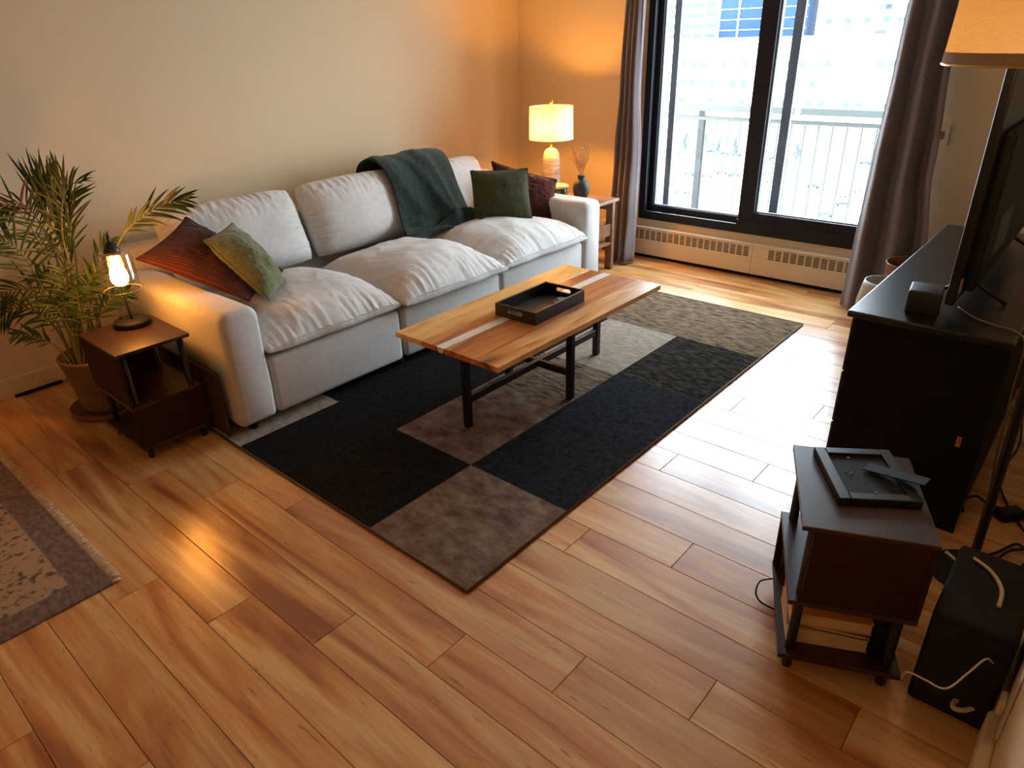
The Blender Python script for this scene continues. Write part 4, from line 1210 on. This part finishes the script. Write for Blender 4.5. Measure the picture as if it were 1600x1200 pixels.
ad = box('power_adapter', -.05, .05, -.028, .028, 0, .032, M_blackp, None, .006, 2, True); ad.location = Pz(1575, 808, .0005); ad.rotation_euler = (0, 0, .9)
tag(ad, 'black power adapter lying among the cables behind the dresser', 'adapter')
wa = thing('wall_adapter', 'white plug adapter on the baseboard at the right edge', 'adapter', (.076, 1.745, .045))
box('body', -.02, .0215, -.04, .04, 0, .07, M_white, wa, .005, 2, True)
box('base_plate', -.014, .0215, -.044, .044, -.008, -.0005, M_white, wa, .001, 1)
cable('thick cream cable loop sticking out below the wall adapter', [tuple(Pz(*q)) for q in ((1548, 1112, .06), (1530, 1106, .07), (1508, 1092, .08), (1492, 1096, .08), (1490, 1106, .08), (1506, 1110, .08), (1528, 1106, .075), (1550, 1116, .06))], .0065, M_cordw)
wp = thing('outlet_plate', 'white outlet plate with a plug on the wall at the lower right corner', 'outlet', (XR-.0005, 1.60, .22))
box('plate', -.006, 0, -.05, .075, -.10, .10, M_white, wp, .003, 2)
box('plug', -.022, -.0065, .005, .05, -.075, -.03, M_white, wp, .004, 2)
# ------------------------------------------------------------------ floor lamp (top right)
FLB = Vector((-.046, 2.31, 0))
flp = thing('floor_lamp', 'tall floor lamp with a large tan linen drum shade, partly out of frame', 'lamp', FLB)
SC = Vector((-.185, 2.262, 0))-FLB
lathe('base', [(.11, 0), (.115, .004), (.115, .016), (.02, .020)], M_blackm, flp, 40)
tube('pole', [(0, 0, .018), (-.01, -.002, .5), (-.026, -.006, 1.0), (-.05, -.012, 1.45)], .014, M_black, flp, 12, 6)
tube('arm', [(-.05, -.012, 1.45), (-.07, -.02, 1.62), (SC.x*.75, SC.y*.8, 1.90), (SC.x, SC.y, 1.93)], .010, M_black, flp, 10, 6)
tube('stem', [(SC.x, SC.y, 1.93), (SC.x, SC.y, 1.72)], .008, M_black, flp, 8, 1)
Rr, z0, z1 = .27, 1.56, 1.90
lathe('shade', [(Rr, z0), (Rr-.02, z1)], M_shade2, flp, 72, SC.x, SC.y, cap=False)
lathe('trim_band', [(Rr+.0012, z0), (Rr-.0005, z0+.028)], M_band, flp, 72, SC.x, SC.y, cap=False)
tube('lower_ring', [(SC.x+Rr*math.cos(q), SC.y+Rr*math.sin(q), z0) for q in [2*PI*k/64 for k in range(65)]], .003, M_brass, flp, 6, 1)
lathe('inner_lining', [(Rr-.006, z0+.002), (Rr-.025, z1)], shade_mat('white_lining', (.92, .88, .80), .75), flp, 72, SC.x, SC.y, cap=False)
lathe('bulb', [(.001, 1.61), (.022, 1.62), (.030, 1.645), (.026, 1.67), (.014, 1.70), (.013, 1.72)], emit_mat('floor_lamp_bulb', (1.0, .74, .40), 8.0), flp, 20, SC.x, SC.y)
pd = bpy.data.lights.new('floor_lamp_glow', 'POINT'); pd.energy = 5.0; pd.color = (1.0, .58, .22); pd.shadow_soft_size = .05
po = bpy.data.objects.new('floor_lamp_glow', pd); COL.objects.link(po); po.parent = flp; po.location = (SC.x, SC.y, 1.60)

# ------------------------------------------------------------------ ceiling light of the dining end, behind the camera
clp = thing('ceiling_light', 'round flush ceiling light over the near end of the room', 'lamp', (-1.9, -1.7, ZC))
lathe('base_plate', [(.001, -.001), (.15, -.001), (.155, -.012), (.15, -.022)], M_white, clp, 40, cap=False)
lathe('diffuser', [(.148, -.0225), (.146, -.045), (.12, -.075), (.07, -.094), (.001, -.10)], emit_mat('opal_diffuser', (1.0, .55, .20), 6.0), clp, 40, cap=False)
pd = bpy.data.lights.new('ceiling_glow', 'POINT'); pd.energy = 16.0; pd.color = (1.0, .50, .16); pd.shadow_soft_size = .13
po = bpy.data.objects.new('ceiling_glow', pd); COL.objects.link(po); po.parent = clp; po.location = (0, 0, -.24)
# ------------------------------------------------------------------ outside: balcony and city
M_conc = mat('balcony_concrete', (.55, .56, .56), (.62, .63, .63), rough=.9, scale=6)
M_rail = mat('shade_darkened_rail', (.065, .078, .080), rough=.5)  # darkened in place of the shade a balcony above would cast
M_railp = mat('shade_darkened_post', (.014, .018, .024), rough=.5)  # post colour carries that balcony shade too
M_snow = mat('snow_ground', (.78, .82, .86), (.86, .88, .90), rough=.9, scale=.05)
M_bwhite = mat('white_facade', (.78, .79, .80), (.84, .84, .85), rough=.8, scale=.1)
M_bgrey = mat('pale_tower_concrete', (.62, .62, .62), (.70, .70, .70), rough=.8, scale=.1)
M_bblue = mat('blue_glass_facade', (.012, .030, .072), (.016, .037, .085), rough=.6, scale=.05, spec=.1)
M_bwin = mat('far_window_glass', (.014, .022, .032), rough=.3)
M_bteal = mat('teal_far_panel', (.012, .045, .045), rough=.5)
bal = box('balcony_floor', -5.2, 1.2, 5.15, 6.60, -.22, -.05, M_conc)
structure(bal, 'pale concrete balcony slab outside the window', 'balcony floor')
rl = thing('balcony_railing', 'pale metal balcony railing with thin balusters outside the window', 'railing', (-2.0, 6.5, -.05))
def rb(name, x0, x1, y0, y1, z0, z1, m, bev=.004): return box(name, x0+2.0, x1+2.0, y0-6.5, y1-6.5, z0+.05, z1+.05, m, rl, bev, 1)
rb('top_rail', -5.2, 1.2, 6.42, 6.58, .985, 1.045, M_rail)
rb('sub_rail', -5.2, 1.2, 6.47, 6.53, .90, .935, M_rail)
rb('bottom_rail', -5.2, 1.2, 6.485, 6.515, .03, .06, M_rail)
for x in (-4.9, -3.25, -1.60, .05):
    rb('post', x-.032, x+.032, 6.475, 6.525, -.05, .985, M_railp)
x = -5.1
while x < 1.1:
    rb('baluster', x-.007, x+.007, 6.493, 6.507, .06, .90, M_rail, 0); x += .118
GZ = -45.0
gr = box('ground', -520, 200, 60, 900, GZ-1, GZ, M_snow); structure(gr, 'snowy parking lot far below the balcony', 'ground')
def far_building(name, label, px0, px1, ptop, pbot, Y, dep, m, win, rows, cols, wm, floor_band=None):
    a = Py(px0, pbot, Y); b = Py(px1, pbot, Y); top = Py((px0+px1)/2, ptop, Y).z
    o = thing(name, label, 'building', ((a.x+b.x)/2, Y+dep/2, GZ))
    c = Vector(((a.x+b.x)/2, Y+dep/2, GZ)); w = b.x-a.x; H = top-GZ
    box('walls', -w/2, w/2, -dep/2, dep/2, 0, H, m, o)
    return o, w, H, dep
def add_windows(o, w, H, dep, z_from, z_to, rows, cols, ww, wh, m, skip=0.0, seed=1, x0=-.5, x1=.5):
    r = random.Random(seed); me = None
    for i in range(rows):
        for j in range(cols):
            if r.random() < skip: continue
            z = z_from+(z_to-z_from)*(i+.5)/rows; x = w*(x0+(x1-x0)*(j+.5)/cols)
            if me is None:
                q = box('window', -ww/2, ww/2, -.15, .15, -wh/2, wh/2, m, o); me = q.data
            else:
                q = bpy.data.objects.new('window', me); COL.objects.link(q); q.parent = o
            q.location = (x, -dep/2, z)
YB1 = 300
o, w, H, dp = far_building('low_building', 'long white building across the parking lot', 1000, 1460, 62, 168, YB1, 26, M_bwhite, 0, 0, 0, None)
add_windows(o, w, H, dp, H-27, H-5, 3, 26, 2.6, 2.4, M_bwin, .62, 3)
box('roof_edge', -w/2-.6, w/2+.6, -dp/2-.6, dp/2+.6, H, H+1.0, M_snow, o)
o, w, H, dp = far_building('apartment_tower', 'pale apartment tower with rows of balconies in the left pane', 1040, 1118, -160, 70, 345, 22, M_bgrey, 0, 0, 0, None)
zb = Py(1080, 75, 345).z-GZ
for i in range(16):
    z = zb-6+i*4.4
    for j in range(4):
        x = w*(-.5+(j+.5)/4)
        q = box('balcony', x-w*.105, x+w*.105, -dp/2-1.6, -dp/2-.05, z, z+1.3, M_bwhite, o)
    for j in range(4):
        x = w*(-.5+(j+.5)/4)
        box('window', x-w*.10, x+w*.10, -dp/2-.12, -dp/2-.01, z+1.5, z+3.4, M_bwin, o)
o, w, H, dp = far_building('glass_tower', 'blue glass office tower beside the pale apartment tower', 1122.5, 1255, -190, 70, 346, 22, M_bblue, 0, 0, 0, None)
zb = Py(1180, 75, 346).z-GZ
for i in range(22):
    box('floor_line', -w/2-.1, w/2+.1, -dp/2-.25, -dp/2-.01, zb-10+i*4.4, zb-9.7+i*4.4, M_bgrey, o)
for x in (.22, .62):
    box('mullion', w*(x-.5)-.4, w*(x-.5)+.4, -dp/2-.3, -dp/2-.26, zb-10, H-2, M_bwhite, o)
o, w, H, dp = far_building('white_tower', 'overexposed white tower seen through the right pane', 1270, 1420, -200, 70, 346, 22, M_bwhite, 0, 0, 0, None)
zb = Py(1330, 75, 346).z-GZ
add_windows(o, w, H, dp, zb-6, zb+60, 14, 5, 4.5, 1.8, M_bwin, .55, 8)
add_windows(o, w, H, dp, zb-6, zb+60, 14, 5, 2.6, 2.0, M_bteal, .8, 4, -.46, .54)
# cars in the lot
def car(label, px, py, col, rz, name='parked_car'):
    p = Pz(px, py, GZ)
    o = thing(name, label, 'car', p, rz, 'cars in the snowy lot')
    body = [(-2.2, .45), (-2.25, .75), (-1.9, .95), (-1.2, 1.0), (-.75, 1.42), (.75, 1.45), (1.35, 1.02), (2.1, .92), (2.25, .6), (2.2, .42)]
    bm = bmesh.new(); n = len(body)
    L_ = [bm.verts.new((x, -.88+(.12 if z > 1.1 else 0), z)) for x, z in body]; R_ = [bm.verts.new((x, .88-(.12 if z > 1.1 else 0), z)) for x, z in body]
    bm.faces.new(L_); bm.faces.new(R_[::-1])
    for k in range(n): bm.faces.new((L_[k], R_[k], R_[(k+1) % n], L_[(k+1) % n]))
    from_bm('body', bm, col, o)
    for x in (-1.4, 1.4):
        for y in (-.8, .8):
            bm = bmesh.new(); bmesh.ops.create_cone(bm, cap_ends=True, segments=12, radius1=.32, radius2=.32, depth=.2, matrix=Matrix.Translation((x, y, .32)) @ Matrix.Rotation(PI/2, 4, 'X'))
            from_bm('wheel', bm, M_blackm, o)
    return o
C_red = mat('car_red', (.10, .010, .014), rough=.3); C_dark = mat('car_dark', (.008, .011, .018), rough=.5); C_grey = mat('car_grey', (.04, .048, .055), rough=.3); C_blue = mat('car_blue', (.012, .024, .045), rough=.3)
for lab, px, py, c, rz in (
        ('red car parked behind the balusters in the left pane', 1128, 272, C_red, .3), ('red hatchback low in the left pane near the railing post', 1105, 277, C_red, .1),
        ('dark blue car beside the red cars in the left pane', 1146, 276, C_dark, .5), ('dark car near the meeting stile in the left pane', 1150, 244, C_dark, .2),
        ('grey car row at the left pane, left end', 1066, 243, C_grey, 0), ('grey car in the middle of the row of the left pane', 1088, 240, C_grey, 0), ('dark car in the row of the left pane', 1112, 239, C_dark, 0),
        ('blue car in the row of the left pane by the mullion', 1133, 242, C_blue, 0), ('grey car low at the left pane bottom', 1078, 274, C_blue, 0), ('grey car at the left pane bottom edge', 1065, 302, C_grey, .2),
        ('grey car at the left edge of the right pane', 1206, 286, C_grey, .2), ('dark car upper left of the right pane', 1209, 250, C_dark, .4), ('small dark car in the middle of the right pane', 1271, 294, C_dark, 0),
        ('dark red car near the curtain in the right pane', 1322, 308, C_red, 1.2), ('dark car beside the curtain at the lower right pane', 1317, 322, C_dark, .2), ('grey car by the curtain in the right pane', 1352, 257, C_dark, 0),
        ('blue grey car at the bottom of the right pane', 1290, 338, C_blue, .1), ('pale red car behind the curtain edge', 1336, 300, C_red, 1.3)):
    car(lab, px, py, c, rz)
# bare trees along the lot
M_tree = mat('frosty_tree', (.04, .052, .06), (.06, .075, .082), rough=.9, scale=.4)
rnd = random.Random(3)
TREE_L = ['bare tree right of the railing post in the left pane', 'bare tree in the middle of the left pane', 'bare tree near the mullion in the left pane', 'bare tree touching the mullion in the left pane', 'bare tree at the left edge of the right pane', 'bare tree behind the grey stile in the right pane', 'bare tree at the left edge of the left pane']
for i, (px, py) in enumerate(((1098, 226), (1120, 228), (1148, 225), (1178, 232), (1214, 227), (1242, 233), (1068, 229))):
    p = Pz(px, py, GZ)
    while p.y > 276: py += 1; p = Pz(px, py, GZ)
    o = thing('bare_tree', TREE_L[i], 'tree', p, 0, 'frosted trees by the lot')
    bm = bmesh.new(); bm_tube(bm, [(0, 0, 0), (.1, 0, 3), (0, .2, 6)], .3, 6, 2); from_bm('trunk', bm, M_tree, o)
    bm = bmesh.new()
    for k in range(70):
        a = rnd.uniform(0, 2*PI); r = rnd.uniform(.5, 4); z = rnd.uniform(3, 11)
        s = Vector((r*.3*math.cos(a), r*.3*math.sin(a), z*.7)); e = Vector((r*math.cos(a), r*math.sin(a), z+1))
        bm_tube(bm, [s, (s+e)/2+Vector((0, 0, .4)), e], .12, 3, 1)
    from_bm('branches', bm, M_tree, o)
